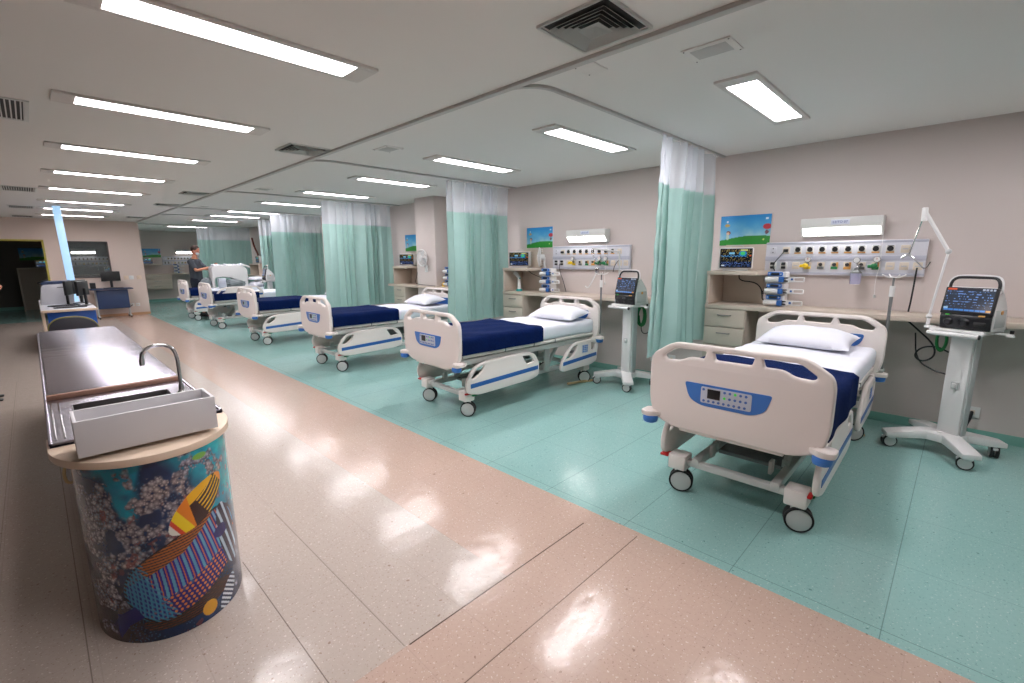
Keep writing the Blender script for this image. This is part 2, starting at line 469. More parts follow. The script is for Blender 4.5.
# ------------------------------------------------------------------ camera (16 mm wide lens on a full-frame body, eye height)
CAM_H = 1.6
f_px, yaw, pitch, roll = 462.3, 0.79882, 0.18002, -0.00746
cy_, sy_ = math.cos(yaw), math.sin(yaw); cp_, sp_ = math.cos(pitch), math.sin(pitch)
F = Vector((sy_ * cp_, cy_ * cp_, -sp_)); Rt = Vector((cy_, -sy_, 0)); U = Rt.cross(F)
R2 = Rt * math.cos(roll) + U * math.sin(roll); U2 = -Rt * math.sin(roll) + U * math.cos(roll)
cam_d = bpy.data.cameras.new('camera'); cam = bpy.data.objects.new('camera', cam_d); COL.objects.link(cam)
cam_d.sensor_width = 36.0; cam_d.lens = 36.0 * f_px / 1024.0; cam_d.clip_start = 0.05; cam_d.clip_end = 100
cam.matrix_world = Matrix.Translation((0, 0, CAM_H)) @ Matrix((R2, U2, -F)).transposed().to_4x4()
scene.camera = cam

# ------------------------------------------------------------------ room shell
CH = 2.7; WX = 5.6; FY = 17.6; BY = 22.5; LX = -2.4; NY = -3.2
b = B()
b.box(LX, 2.29, NY, FY + 0.1, -0.1, 0, 'floor_beige'); b.box(2.29, WX + 0.2, NY, BY + 0.2, -0.1, 0, 'floor_teal')
b.box(LX, 2.29, FY + 0.1, BY + 0.2, -0.1, 0, 'floor_teal')
fl = struct('floor', b)
b = B(); b.box(LX - 0.2, WX + 0.2, NY - 0.2, BY + 0.2, CH, CH + 0.1, 'ceiling'); struct('ceiling', b)
b = B(); b.box(WX, WX + 0.15, NY, BY + 0.2, 0, CH, 'wall'); struct('wall_right', b)
b = B(); b.box(5.2, WX, 7.0, 7.6, 0, CH, 'wall', 0.004); struct('wall_pillar', b)
b = B(); b.box(LX - 0.15, LX, NY, BY + 0.2, 0, CH, 'unseen_wall_dark'); struct('wall_left', b)  # out of view; moved in and darkened to dim the floor by the counter
b = B(); b.box(LX, WX, NY - 0.15, NY, 0, CH, 'wall'); struct('wall_back', b)
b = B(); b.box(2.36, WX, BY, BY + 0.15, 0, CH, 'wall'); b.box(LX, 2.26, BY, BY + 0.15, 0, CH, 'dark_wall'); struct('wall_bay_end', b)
# end wall: doorway into the unlit room, interior window, then the corner beside the last bay
DX = 0.34; DZ = 2.15; W0, W1, WZ0, WZ1 = 0.66, 1.615, 1.13, 2.115
b = B()
b.box(LX, -2.2, FY, FY + 0.12, 0, CH, 'wall_far'); b.box(-2.2, DX, FY, FY + 0.12, DZ, CH, 'wall_far')
b.box(DX, W0, FY, FY + 0.12, 0, CH, 'wall_far'); b.box(W0, W1, FY, FY + 0.12, 0, WZ0, 'wall_far')
b.box(W0, W1, FY, FY + 0.12, WZ1, CH, 'wall_far'); b.box(W1, 2.37, FY, FY + 0.12, 0, CH, 'wall_far')
struct('wall_far', b)
b = B(); b.box(2.25, 2.37, FY + 0.12, BY + 0.1, 0, CH, 'wall'); struct('wall_room_divider', b)
b = B(); b.box(DX - 0.04, DX, FY - 0.02, FY + 0.13, 0, DZ, 'yellow_frame'); b.box(-2.2, DX, FY - 0.02, FY + 0.13, DZ - 0.04, DZ, 'yellow_frame')
struct('door_1', b)
b = B()
for a in ((W0 - 0.01, W0 + 0.025, WZ0, WZ1), (W1 - 0.025, W1 + 0.01, WZ0, WZ1), (W0, W1, WZ0 - 0.01, WZ0 + 0.025), (W0, W1, WZ1 - 0.025, WZ1 + 0.01)):
    b.box(a[0], a[1], FY - 0.02, FY + 0.13, a[2], a[3], 'dark_frame')
wf = struct('window_1', b)
b = B(); b.box(W0, W1, FY + 0.05, FY + 0.056, WZ0, WZ1, 'dark_glass'); b.build('pane', wf)
# coving
b = B(); b.box(WX - 0.012, WX, NY, 7.0, 0, 0.085, 'teal_base', 0.004); b.box(WX - 0.012, WX, 7.6, BY, 0, 0.085, 'teal_base', 0.004)
b.box(5.188, 5.2, 7.0, 7.6, 0, 0.085, 'teal_base'); struct('baseboard_right', b)
b = B(); b.box(LX, 2.25, BY - 0.012, BY, 0, 0.1, 'teal_base'); b.box(2.37, WX, BY - 0.012, BY, 0, 0.1, 'teal_base'); struct('baseboard_bay_end', b)
b = B(); b.box(DX, 2.37, FY - 0.012, FY, 0, 0.07, 'tan_base'); b.box(LX, -2.2, FY - 0.012, FY, 0, 0.07, 'tan_base'); struct('baseboard_far', b)

# ------------------------------------------------------------------ ceiling fittings
ORD = ['first', 'second', 'third', 'fourth', 'fifth', 'sixth', 'seventh', 'eighth', 'ninth', 'tenth', 'eleventh']
def light_unit(w, d, name, margin_x=0.075, margin_y=0.03):
    t = thing(name, 'x', 'ceiling light')
    b = B()
    b.box(-w / 2, w / 2, -d / 2, -d / 2 + margin_y, -0.004, 0.02, 'light_frame', 0.003); b.box(-w / 2, w / 2, d / 2 - margin_y, d / 2, -0.004, 0.02, 'light_frame', 0.003)
    b.box(-w / 2, -w / 2 + margin_x, -d / 2 + margin_y, d / 2 - margin_y, -0.004, 0.02, 'light_frame'); b.box(w / 2 - margin_x, w / 2, -d / 2 + margin_y, d / 2 - margin_y, -0.004, 0.02, 'light_frame')
    b.build('frame', t)
    b = B(); b.box(-w / 2 + margin_x, w / 2 - margin_x, -d / 2 + margin_y, d / 2 - margin_y, -0.0015, 0.016, 'panel'); b.build('diffuser', t)
    return t
LA = light_unit(1.34, 0.26, 'ceiling_light', 0.118, 0.036)
ys = [2.76, 4.54, 6.42, 8.27, 10.15, 12.3, 14.05, 15.95]
for k, y in enumerate(ys):
    o = LA if k == 0 else dup(LA, (0.92, y, CH - 0.012))
    o.location = (0.92, y, CH - 0.012)
    o['label'] = ('lit ceiling panel over the fish counter, first of the aisle row' if k == 0 else 'lit ceiling panel in the aisle row, ' + ORD[k] + ' from the fish counter end')
    o['group'] = 'ceiling panels over the aisle'
dup(LA, (0.92, 0.95, CH - 0.012), label='lit ceiling panel of the aisle row directly above the viewer', group='ceiling panels over the aisle')
ysB = [1.18, 2.74, 4.38, 6.16, 8.0, 10.02, 12.3, 13.75, 15.65, 19.0]
for k, y in enumerate(ysB):
    dup(LA, (3.89, y, CH - 0.012), group='ceiling panels over the beds',
        label=('lit ceiling panel above the large front bed' if k == 0 else 'lit ceiling panel in the row over the beds, ' + ORD[k] + ' from the front bed'))
dup(LA, (3.87, -0.6, CH - 0.012), label='lit fluorescent panel over the beds behind the viewer', group='ceiling panels over the beds')

# curtain track system
TY = [2.10, 5.33, 8.72, 12.0, 14.05, 18.1]
t = thing('curtain_track', 'grey ceiling rail running along the aisle with a branch into each bed bay', 'curtain rail', (2.34, 0, CH))
b = B(); b.box(2.315, 2.362, NY + 0.02, BY - 0.02, CH - 0.022, CH, 'rail_grey', 0.002); b.build('main_rail', t, world=True)
for y in TY:
    pts = [(2.59 - 0.25 * math.cos(q * PI / 20), y + 0.25 - 0.25 * math.sin(q * PI / 20), 0) for q in range(11)] + [(WX - 0.01, y, 0)]
    b = B()
    for (x0, y0, _), (x1, y1, _) in zip(pts, pts[1:]):
        d = Vector((x1 - x0, y1 - y0)); a = math.atan2(d.y, d.x)
        b.box(-0.004, d.length + 0.004, -0.016, 0.016, CH - 0.02, CH, 'rail_grey', 0.002, mtx=Matrix.Translation((x0, y0, 0)) @ Matrix.Rotation(a, 4, 'Z'))
    b.build('branch_rail', t, world=True)

def vent(x, y, label):
    t = thing('ceiling_vent', label, 'air vent', (x, y, CH), group='square ceiling diffusers')
    b = B(); h = 0.2
    for k in range(6):
        so = h - (0 if k == 0 else 0.012 + k * 0.025); si = so - (0.026 if k else 0.014); zo = -0.024 if k else -0.014; zi = -0.005 if k else -0.012
        bm = bmesh.new(); co = [[(so, so, zo), (-so, so, zo), (-so, -so, zo), (so, -so, zo)], [(si, si, zi), (-si, si, zi), (-si, -si, zi), (si, -si, zi)]]
        if k == 5: co[1] = [(0.001, 0.001, zi + 0.001), (-0.001, 0.001, zi + 0.001), (-0.001, -0.001, zi + 0.001), (0.001, -0.001, zi + 0.001)]
        va = [bm.verts.new(c) for c in co[0]]; vb = [bm.verts.new(c) for c in co[1]]
        for q in range(4): bm.faces.new((va[q], va[(q + 1) % 4], vb[(q + 1) % 4], vb[q]))
        bmesh.ops.solidify(bm, geom=bm.faces[:], thickness=0.0015)
        b._take(bm, 'vent_metal', smooth=False)
    for q in range(4): b.box(h - 0.004, h, -h, h, -0.013, 0.0, 'vent_metal', mtx=Matrix.Rotation(q * PI / 2, 4, 'Z'))
    b.build('louvres', t)
    b = B(); b.box(-h + 0.02, h - 0.02, -h + 0.02, h - 0.02, -0.0022, -0.0005, 'vent_dark'); b.build('duct_shade', t)  # dark sheet stands in for the shade inside the duct
    return t
v0 = vent(2.06, 1.43, 'largest square louvred air diffuser in the ceiling, above the front bed bay')
for y, l in ((5.0, 'square louvred air diffuser in the ceiling beside the track near the second bed bay'),
             (9.42, 'square louvred air diffuser in the ceiling beside the track, third along the aisle'),
             (11.72, 'square louvred air diffuser in the ceiling beside the track, fourth along the aisle'),
             (15.6, 'small far square air diffuser in the ceiling beside the track end')):
    dup(v0, (2.1, y, CH), label=l)
def grille(x, y, w, label):
    t = thing('ceiling_grille', label, 'air vent', (x, y, CH), group='slatted ceiling return grilles')
    b = B(); L_, W_ = 0.34, w
    b.box(-W_, W_, -L_, -L_ + 0.025, -0.008, 0, 'vent_metal', 0.002); b.box(-W_, W_, L_ - 0.025, L_, -0.008, 0, 'vent_metal', 0.002)
    b.box(-W_, -W_ + 0.03, -L_, L_, -0.008, 0, 'vent_metal', 0.002); b.box(W_ - 0.03, W_, -L_, L_, -0.008, 0, 'vent_metal', 0.002)
    b.build('frame', t)
    b = B(); x_ = -W_ + 0.045
    while x_ < W_ - 0.03:
        b.box(x_ - 0.003, x_ + 0.005, -L_ + 0.02, L_ - 0.02, -0.006, -0.001, 'vent_metal'); x_ += 0.026
    b.build('louvres', t)
    b = B(); b.box(-W_ + 0.02, W_ - 0.02, -L_ + 0.02, L_ - 0.02, -0.001, -0.0002, 'vent_dark'); b.build('duct_shade', t)  # shade behind the slats, put in as a dark sheet
    return t
g0 = grille(-0.05, 5.18, 0.2, 'slatted return air grille in the ceiling, the large one cut by the picture edge')
for y, l in ((10.65, 'slatted return air grille in the ceiling, second one along the left side'), (14.1, 'slatted return air grille in the ceiling, third one along the left side'),
             (17.0, 'slatted return air grille in the ceiling above the end wall doorway')):
    dup(g0, (0.04, y, CH), label=l)
def speaker(x, y, label):
    t = thing('ceiling_speaker', label, 'ceiling speaker', (x, y, CH), group='ceiling speaker plates')
    b = B(); b.box(-0.1, 0.1, -0.13, 0.13, -0.008, 0, 'ceiling', 0.002)
    for sx in (-1, 1):
        for sy in (-1, 1): b.cyl((sx * 0.088, sy * 0.118, -0.01), (sx * 0.088, sy * 0.118, 0), 0.004, 'vent_dark', n=8)
    b.build('plate', t)
    b = B(); b.lathe([(0.001, -0.0125), (0.05, -0.0125), (0.062, -0.011), (0.07, -0.008)], 'rail_grey', 28); 
    b.box(-0.065, 0.065, -0.095, 0.095, -0.0095, -0.0078, 'rail_grey', 0.001); b.build('grille', t)
    return t
s0 = speaker(2.73, 1.13, 'square speaker plate in the ceiling next to the brightest vent')
for x, y, l in ((2.71, 4.38, 'square speaker plate in the ceiling near the second bed bay'), (2.77, 8.2, 'square speaker plate in the ceiling near the third bed bay'), (2.72, 11.6, 'small far speaker plate in the ceiling over the fourth bay')):
    dup(s0, (x, y, CH), label=l)
b = B(); b.box(-0.08, 0.08, -0.07, 0.07, -0.006, 0, 'ceiling', 0.002)
for sx in (-1, 1):
    b.cyl((sx * 0.07, 0.055, -0.008), (sx * 0.07, 0.055, 0), 0.004, 'vent_dark', n=8)
o = b.build('access_plate'); o.location = (2.47, 1.74, CH); tag(o, 'small white cover plate on the ceiling beside the track corner', 'cover plate')

# ------------------------------------------------------------------ curtains
def curtain(y0, x0, x1, label, zb=0.66, znet=2.25, folds=13, turn=False, seed=0, y1=None, amp=0.07):
    rnd = random.Random(seed)
    t = thing('privacy_curtain', label, 'curtain', ((x0 + x1) / 2, y0, zb), group='sea green privacy curtains')
    nx, nz = folds * 12, 26
    ph = []; p = rnd.random()
    for i in range(nx + 1):
        p += (1.0 / 12) * (0.75 + 0.5 * math.sin(i * 0.11 + seed)) ; ph.append(p)
    wob = [rnd.uniform(-0.5, 0.5) for _ in range(60)]
    yy = y0 if y1 is None else y1
    def P(i, z):
        s = i / nx; hfrac = (z - zb) / (CH - zb)
        a = amp * (0.85 + 0.3 * math.sin(ph[i] * 0.9 + seed)) * (1.0 - 0.30 * hfrac)
        k = int(ph[i]) % 60
        sn = math.sin(ph[i] * 2 * PI + 0.35 * math.sin(z * 2.2 + wob[k] * 4)); y = a * math.copysign(abs(sn) ** 0.75, sn) + 0.012 * math.sin(z * 3.1 + i * 0.05)
        xs = x0 + (x1 - x0) * s - 0.10 * (1 - hfrac) * (1 - s) * (1 if turn else 0.35)
        x = xs + 0.35 * a * math.sin(ph[i] * 4 * PI + 0.6)
        yb = y0 + (yy - y0) * s
        if turn and s < 0.22:
            q = 1 - s / 0.22
            x += -0.02 * q; y = y * (1 - q) - 0.05 * q + 0.02 * math.sin(z * 23 + i) * q * 0.3
        return (x, yb + y, z)
    def surf(za, zc, n, m, name):
        bm = bmesh.new(); g = []
        for j in range(n + 1):
            z = za + (zc - za) * j / n
            g.append([bm.verts.new(P(i, z)) for i in range(nx + 1)])
        for j in range(n):
            for i in range(nx): bm.faces.new((g[j][i], g[j][i + 1], g[j + 1][i + 1], g[j + 1][i]))
        bb = B(); bb._take(bm, m); return bb.build(name, t, sharp=80, world=True)
    surf(zb, znet, nz, 'curtain', 'curtain_cloth')
    surf(znet - 0.01, CH - 0.035, 5, 'net', 'net_header')
    for i in range(0, nx + 1, 12):
        b = B(); x, y, z = P(i, CH - 0.04); b.cyl((x, y, z - 0.02), (x, y0 + (yy - y0) * i / nx, CH - 0.016), 0.004, 'cart_white', n=6)
        b.build('hook', t, world=True)
    return t
curtain(2.10, 4.06, 5.24, 'gathered sea green curtain beside the front bed, its wide edge panel facing out', folds=9, turn=True, seed=1, amp=0.085)
curtain(5.33, 4.22, 5.42, 'gathered sea green curtain with a net header between the second and third beds', folds=13, seed=2)
curtain(8.72, 3.95, 5.35, 'wide sea green curtain with a bright white net header behind the third bed', folds=12, seed=3)
curtain(12.0, 4.15, 5.35, 'sea green curtain with strong dark folds behind the fourth bed', folds=9, seed=4)
curtain(14.05, 4.50, 5.45, 'narrow sliver of sea green curtain just past the dark folded one', folds=8, seed=5)
curtain(18.1, 3.93, 5.5, 'flat spread pale green curtain behind the standing man', folds=8, seed=6, amp=0.04)

# ------------------------------------------------------------------ hospital bed
def board_outline():
    return rounded([(-0.36, 1.07, 0.05), (0.36, 1.07, 0.05), (0.485, 0.985, 0.05), (0.50, 0.93, 0.05), (0.50, 0.68, 0.10), (0.465, 0.565, 0.09),
                    (0.34, 0.515, 0.10), (-0.34, 0.515, 0.10), (-0.465, 0.565, 0.09), (-0.50, 0.68, 0.10), (-0.50, 0.93, 0.05), (-0.485, 0.985, 0.05)])[::-1]
def slots():
    out = [rounded([(-0.115, 1.035, 0.012), (0.115, 1.035, 0.012), (0.10, 0.985, 0.015), (-0.10, 0.985, 0.015)])]
    for s in (1, -1):
        out.append(rounded([(s * 0.15, 1.035, 0.012), (s * 0.335, 1.035, 0.03), (s * 0.42, 0.975, 0.02), (s * 0.40, 0.95, 0.02), (s * 0.31, 0.955, 0.03), (s * 0.26, 0.985, 0.03), (s * 0.165, 0.985, 0.012)]))
    return out

def make_bed(label):
    t = thing('hospital_bed', label, 'hospital bed')
    me = plate([board_outline()] + slots(), 0.052, 0.014)
    WD = Matrix.Diagonal((1, 1.012, 1, 1)); b = B(); b.mesh(me, 'bed_plastic', WD @ YZ)
    b.box(-0.012, 0.022, -0.30, 0.30, 0.497, 0.53, 'bed_plastic', 0.008)
    fb = b.build('footboard', t, sharp=50)
    # control panel
    b = B()
    tr = rounded([(-0.285, 0.835, 0.02), (0.285, 0.835, 0.02), (0.25, 0.735, 0.04), (0.17, 0.70, 0.05), (-0.17, 0.70, 0.05), (-0.25, 0.735, 0.04)])
    b.mesh(plate([tr], 0.006, 0.002), 'blue', Matrix.Translation((-0.028, 0.022, 0)) @ Matrix.Diagonal((1, 0.87, 1, 1)) @ YZ)
    cp = b.build('control_panel', t)
    b = B(); pad = rounded([(-0.165, 0.822, 0.012), (0.165, 0.822, 0.012), (0.165, 0.722, 0.012), (-0.165, 0.722, 0.012)])
    b.mesh(plate([pad], 0.004, 0.001), 'keypad', Matrix.Translation((-0.0325, 0.022, 0)) @ Matrix.Diagonal((1, 0.87, 1, 1)) @ YZ)
    def btn(y, z, m='button'): b.cyl((-0.0335, 0.022 + y * 0.87, z), (-0.0372, 0.022 + y * 0.87, z), 0.0078, m, n=10)
    # seen from the aisle +y is on the left
    for k in range(9): btn(0.142 - k * 0.0335, 0.737)
    for k in range(5):
        btn(0.005 - k * 0.034, 0.806, 'green_led' if k == 2 else 'button'); btn(0.005 - k * 0.034, 0.772, 'green_led' if k == 0 else 'button')
    btn(0.146, 0.806)
    b.build('keypad', cp)
    b = B(); b.box(-0.0372, -0.033, 0.052, 0.126, 0.754, 0.812, 'black', 0.001); b.build('display', cp)
    # headboard
    b = B(); b.mesh(me, 'bed_plastic', Matrix.Translation((2.17, 0, 0.012)) @ WD @ YZ)
    b.build('headboard', t, sharp=50)
    b = B(); tr2 = rounded([(-0.36, 0.925, 0.03), (0.36, 0.925, 0.03), (0.33, 0.83, 0.04), (0.22, 0.79, 0.05), (-0.22, 0.79, 0.05), (-0.33, 0.83, 0.04)])
    b.mesh(plate([tr2], 0.006, 0.002), 'stripe', Matrix.Translation((2.142, 0, 0)) @ YZ); b.build('headboard_inlay', t)
    # corner bumpers
    for x, s in ((0.03, 1), (0.03, -1), (2.17, 1), (2.17, -1)):
        b = B()
        sx = -1 if x < 1 else 1
        ex = 0.065 if x < 1 else 0.04
        cx, cy = x + sx * ex, s * 0.485
        b.prism(rounded([(x + sx * 0.01, s * 0.38, 0.01), (x + sx * (ex + 0.01), s * 0.435, 0.02), (x + sx * (ex + 0.05), s * 0.48, 0.03), (x + sx * (ex + 0.03), s * 0.545, 0.03), (x - sx * 0.01, s * 0.545, 0.03), (x - sx * 0.04, s * 0.42, 0.02)]), 0.566, 0.60, 'bed_plastic', bev=0.008)
        b.lathe([(0.0, 0.606), (0.03, 0.606), (0.040, 0.60), (0.042, 0.588)], 'bed_plastic', 20, Matrix.Translation((cx, cy, 0)))
        b.box(min(x + sx * 0.0, x - sx * 0.08), max(x + sx * 0.0, x - sx * 0.08), min(s * 0.38, s * 0.46), max(s * 0.38, s * 0.46), 0.555, 0.59, 'bed_plastic', 0.006)
        bo = b.build('corner_bumper', t)
        b = B(); b.lathe([(0.0, 0.518), (0.03, 0.518), (0.043, 0.525), (0.048, 0.54), (0.048, 0.557), (0.043, 0.568), (0.0, 0.57)], 'blue', 24, Matrix.Translation((cx, cy, 0)))
        b.build('bumper_roller', bo)
    # deck and frame
    b = B(); b.box(0.07, 2.12, -0.45, 0.45, 0.625, 0.658, 'bed_plastic', 0.008)
    for xx in (0.62, 1.05, 1.4): b.box(xx, xx + 0.012, -0.452, 0.452, 0.62, 0.661, 'bed_dark')
    for s in (1, -1): b.box(0.04, 2.15, s * 0.40 - 0.02, s * 0.40 + 0.02, 0.55, 0.605, 'bed_steel', 0.005)
    for xx in (0.05, 0.75, 1.45, 2.1): b.box(xx, xx + 0.04, -0.40, 0.40, 0.555, 0.60, 'bed_steel', 0.005)
    for s in (1, -1):
        for xx in (0.3, 1.0, 1.8): b.box(xx, xx + 0.03, s * 0.38 - 0.01, s * 0.38 + 0.01, 0.58, 0.63, 'bed_steel')
    b.build('sleep_deck', t)
    b = B()
    for s in (1, -1):
        b.box(0.5, 0.56, s * 0.30 - 0.012, s * 0.30 + 0.012, 0.40, 0.56, 'bed_steel', 0.004)
        b.tube([(0.45, s * 0.22, 0.26), (0.62, s * 0.22, 0.40), (0.80, s * 0.22, 0.55)], 0.022, 'bed_steel', 8)
        b.tube([(1.50, s * 0.22, 0.26), (1.60, s * 0.22, 0.40), (1.72, s * 0.22, 0.55)], 0.022, 'bed_steel', 8)
        b.box(1.38, 1.46, s * 0.30 - 0.015, s * 0.30 + 0.015, 0.26, 0.56, 'bed_steel', 0.006)
    b.box(0.78, 1.5, -0.09, 0.09, 0.38, 0.49, 'bed_dark', 0.01); b.box(0.55, 0.8, -0.05, 0.05, 0.40, 0.46, 'bed_steel', 0.01)
    b.cyl((0.8, -0.3, 0.54), (0.8, 0.3, 0.54), 0.018, 'bed_steel'); b.cyl((1.72, -0.3, 0.54), (1.72, 0.3, 0.54), 0.018, 'bed_steel')
    b.build('lift_frame', t)
    # base
    b = B()
    for s in (1, -1): b.box(0.14, 2.10, s * 0.24 - 0.025, s * 0.24 + 0.025, 0.215, 0.265, 'bed_steel', 0.006)
    b.box(0.145, 0.195, -0.33, 0.33, 0.20, 0.245, 'bed_steel', 0.008); b.box(2.03, 2.08, -0.33, 0.33, 0.20, 0.245, 'bed_steel', 0.008)
    b.box(0.45, 0.9, -0.2, 0.2, 0.225, 0.25, 'bed_dark', 0.004)
    for s in (1, -1):
        b.box(0.25, 0.31, s * 0.18 - 0.01, s * 0.18 + 0.01, 0.26, 0.345, 'bed_steel', 0.003)
        b.box(0.44, 0.46, s * 0.22 - 0.02, s * 0.22 + 0.02, 0.25, 0.30, 'bed_steel', 0.003)
    b.build('base_frame', t)
    for x, s in ((0.17, 1), (0.17, -1), (2.05, 1), (2.05, -1)):
        b = B(); b.box(x - 0.06, x + 0.06, s * 0.355 - 0.06, s * 0.355 + 0.06, 0.165, 0.27, 'bed_plastic_grey' if x > 1 else 'bed_plastic', 0.012)
        cs = b.build('caster', t)
        b = B(); b.cyl((0, 0, 0.17), (0, 0, 0.10), 0.02, 'bed_steel'); b.box(-0.03, 0.045, -0.010, 0.010, 0.07, 0.165, 'bed_plastic', 0.01); b.build('fork', cs).location = (x, s * 0.355, 0)
        for k in (1, -1):
            b = B(); T = Matrix.Translation((0.015, k * 0.024, 0.078)) @ Matrix.Rotation(-k * PI / 2, 4, 'X')
            b.lathe([(0.05, -0.012), (0.07, -0.013), (0.078, -0.006), (0.078, 0.006), (0.074, 0.011), (0.066, 0.012), (0.066, 0.009)], 'rubber', 28, T)
            b.lathe([(0.0, 0.012), (0.058, 0.012), (0.066, 0.009), (0.066, -0.012), (0, -0.012)], 'wheel_hub', 28, T)
            b.build('wheel', cs).location = (x, s * 0.355, 0)
    b = B()
    for s in (1, -1):
        b.box(0.10, 0.17, s * 0.425 - 0.012, s * 0.425 + 0.03 * (s > 0) + 0.012, 0.245, 0.262, 'red', 0.004)
        b.box(0.19, 0.25, s * 0.425 - 0.012, s * 0.425 + 0.012, 0.215, 0.23, 'green', 0.004)
    b.build('brake_pedal', t)
    # side rails (lowered)
    r1 = rounded([(0.10, 0.255, 0.04), (0.085, 0.36, 0.06), (0.17, 0.50, 0.08), (0.32, 0.555, 0.08), (0.90, 0.565, 0.10), (1.06, 0.53, 0.08), (1.13, 0.40, 0.05), (1.115, 0.265, 0.04), (1.0, 0.235, 0.04), (0.24, 0.215, 0.05)])[::-1]
    h1 = rounded([(0.15, 0.40, 0.015), (0.235, 0.495, 0.02), (0.33, 0.515, 0.02), (0.30, 0.455, 0.02), (0.20, 0.395, 0.02)])
    h2 = rounded([(0.86, 0.525, 0.02), (0.98, 0.515, 0.02), (1.045, 0.44, 0.02), (0.93, 0.425, 0.02)])
    r2 = rounded([(1.49, 0.25, 0.03), (1.50, 0.33, 0.05), (1.62, 0.48, 0.06), (1.76, 0.56, 0.06), (2.14, 0.565, 0.08), (2.215, 0.49, 0.06), (2.19, 0.27, 0.05), (2.07, 0.235, 0.04), (1.55, 0.225, 0.04)])[::-1]
    h3 = rounded([(1.58, 0.37, 0.015), (1.70, 0.50, 0.02), (1.80, 0.525, 0.02), (1.77, 0.45, 0.02), (1.68, 0.38, 0.02)])
    h4 = rounded([(2.06, 0.525, 0.02), (2.155, 0.505, 0.02), (2.14, 0.43, 0.02), (2.075, 0.42, 0.02)])
    m1 = plate([r1, h1, h2], 0.036, 0.012); m2 = plate([r2, h3, h4], 0.036, 0.012)
    for s in (1, -1):
        T = Matrix.Translation((0, s * 0.450, 0.015)) @ XZ
        b = B(); b.mesh(m1, 'bed_plastic', T)
        for xx in (0.45, 0.75): b.box(xx, xx + 0.05, s * 0.40 - 0.01 if s > 0 else -0.44, s * 0.44 if s > 0 else -0.39, 0.44, 0.47, 'bed_dark', 0.003)
        rl = b.build('side_rail', t, sharp=50)
        b = B(); st = rounded([(0.14, 0.305, 0.004), (0.14, 0.35, 0.004), (1.10, 0.39, 0.004), (1.10, 0.345, 0.004)][::-1])
        b.mesh(plate([st], 0.004, 0.001), 'stripe', Matrix.Translation((0, s * 0.469, 0.01)) @ XZ); b.build('stripe', rl)
        b = B(); b.mesh(m2, 'bed_plastic', T); 
        for xx in (1.72, 1.95): b.box(xx, xx + 0.05, s * 0.40 - 0.01 if s > 0 else -0.44, s * 0.44 if s > 0 else -0.39, 0.44, 0.47, 'bed_dark', 0.003)
        rl = b.build('side_rail', t, sharp=50)
        b = B(); st = rounded([(1.53, 0.305, 0.004), (1.53, 0.35, 0.004), (2.17, 0.39, 0.004), (2.17, 0.345, 0.004)][::-1])
        b.mesh(plate([st], 0.004, 0.001), 'stripe', Matrix.Translation((0, s * 0.469, 0.01)) @ XZ); b.build('stripe', rl)
        b = B()
        b.box(1.88, 2.0, s * 0.469 - 0.0015, s * 0.469 + 0.0015, 0.42, 0.525, 'keypad')
        for q in range(4):
            for p in range(3): b.box(1.893 + p * 0.035, 1.917 + p * 0.035, s * 0.469 - 0.003, s * 0.469 + 0.003, 0.432 + q * 0.023, 0.447 + q * 0.023, 'blue')
        b.build('button_badge', rl)
    # mattress
    bm = bmesh.new(); bmesh.ops.create_cube(bm, size=1)
    for v in bm.verts: v.co = Vector((1.09 + v.co.x * 2.09, v.co.y * 0.91, 0.738 + v.co.z * 0.16))
    bmesh.ops.bevel(bm, geom=bm.edges[:], offset=0.045, segments=4, profile=0.5, affect='EDGES')
    bmesh.ops.subdivide_edges(bm, edges=[e for e in bm.edges if e.calc_length() > 0.3], cuts=24, use_grid_fill=True)
    for v in bm.verts:
        x, y, z = v.co
        if z > 0.77: v.co.z += 0.006 * math.sin(7 * x + 3 * y) * math.sin(5 * y + 1.3 * x + 1) + 0.004 * math.sin(23 * x * (1 + 0.1 * y))
    b = B(); b._take(bm, 'sheet'); b.build('mattress', t, sharp=60)
    return t

BEDX = 2.78
def bed_mtx(Y, rz): return Matrix.Translation((BEDX, Y, 0)) @ Matrix.Rotation(rz, 4, 'Z')
def place_local(o, Y, rz):
    o.matrix_basis = bed_mtx(Y, rz)

def draped_blanket(x0, x1, label, Y, rz, z=0.822, half=0.462, drop=0.15, seed=0):
    rnd = random.Random(seed)
    bm = bmesh.new(); nx, ny = 30, 44
    def outline(v):
        L = 2 * half + 2 * drop; d = v * L
        if d < drop: return (-half - 0.006, z - drop + d)
        if d > L - drop: return (half + 0.006, z - (d - (L - drop)))
        return (-half + (d - drop), z)
    rows = []
    for i in range(nx + 1):
        x = x0 + (x1 - x0) * i / nx; r = []
        for j in range(ny + 1):
            y, zz = outline(j / ny)
            on_top = abs(y) < half
            w = 0.004 * math.sin(9 * x + 5 * y + seed) + 0.003 * math.sin(21 * y + 8 * x)
            r.append(bm.verts.new((x + 0.012 * math.sin(5 * y + seed), y + (0 if on_top else math.copysign(0.006 * (1 + math.sin(14 * x + seed)), y)), zz + (w if on_top else 0))))
        rows.append(r)
    for i in range(nx):
        for j in range(ny): bm.faces.new((rows[i][j], rows[i + 1][j], rows[i + 1][j + 1], rows[i][j + 1]))
    bmesh.ops.recalc_face_normals(bm, faces=bm.faces)
    g = bm.faces[:]
    ex = bmesh.ops.solidify(bm, geom=g, thickness=-0.016)
    b = B(); b._take(bm, 'blanket'); o = b.build('blanket', sharp=70)
    b2 = 0
    place_local(o, Y, rz); tag(o, label, 'blanket', 'navy blankets on the beds')
    return o

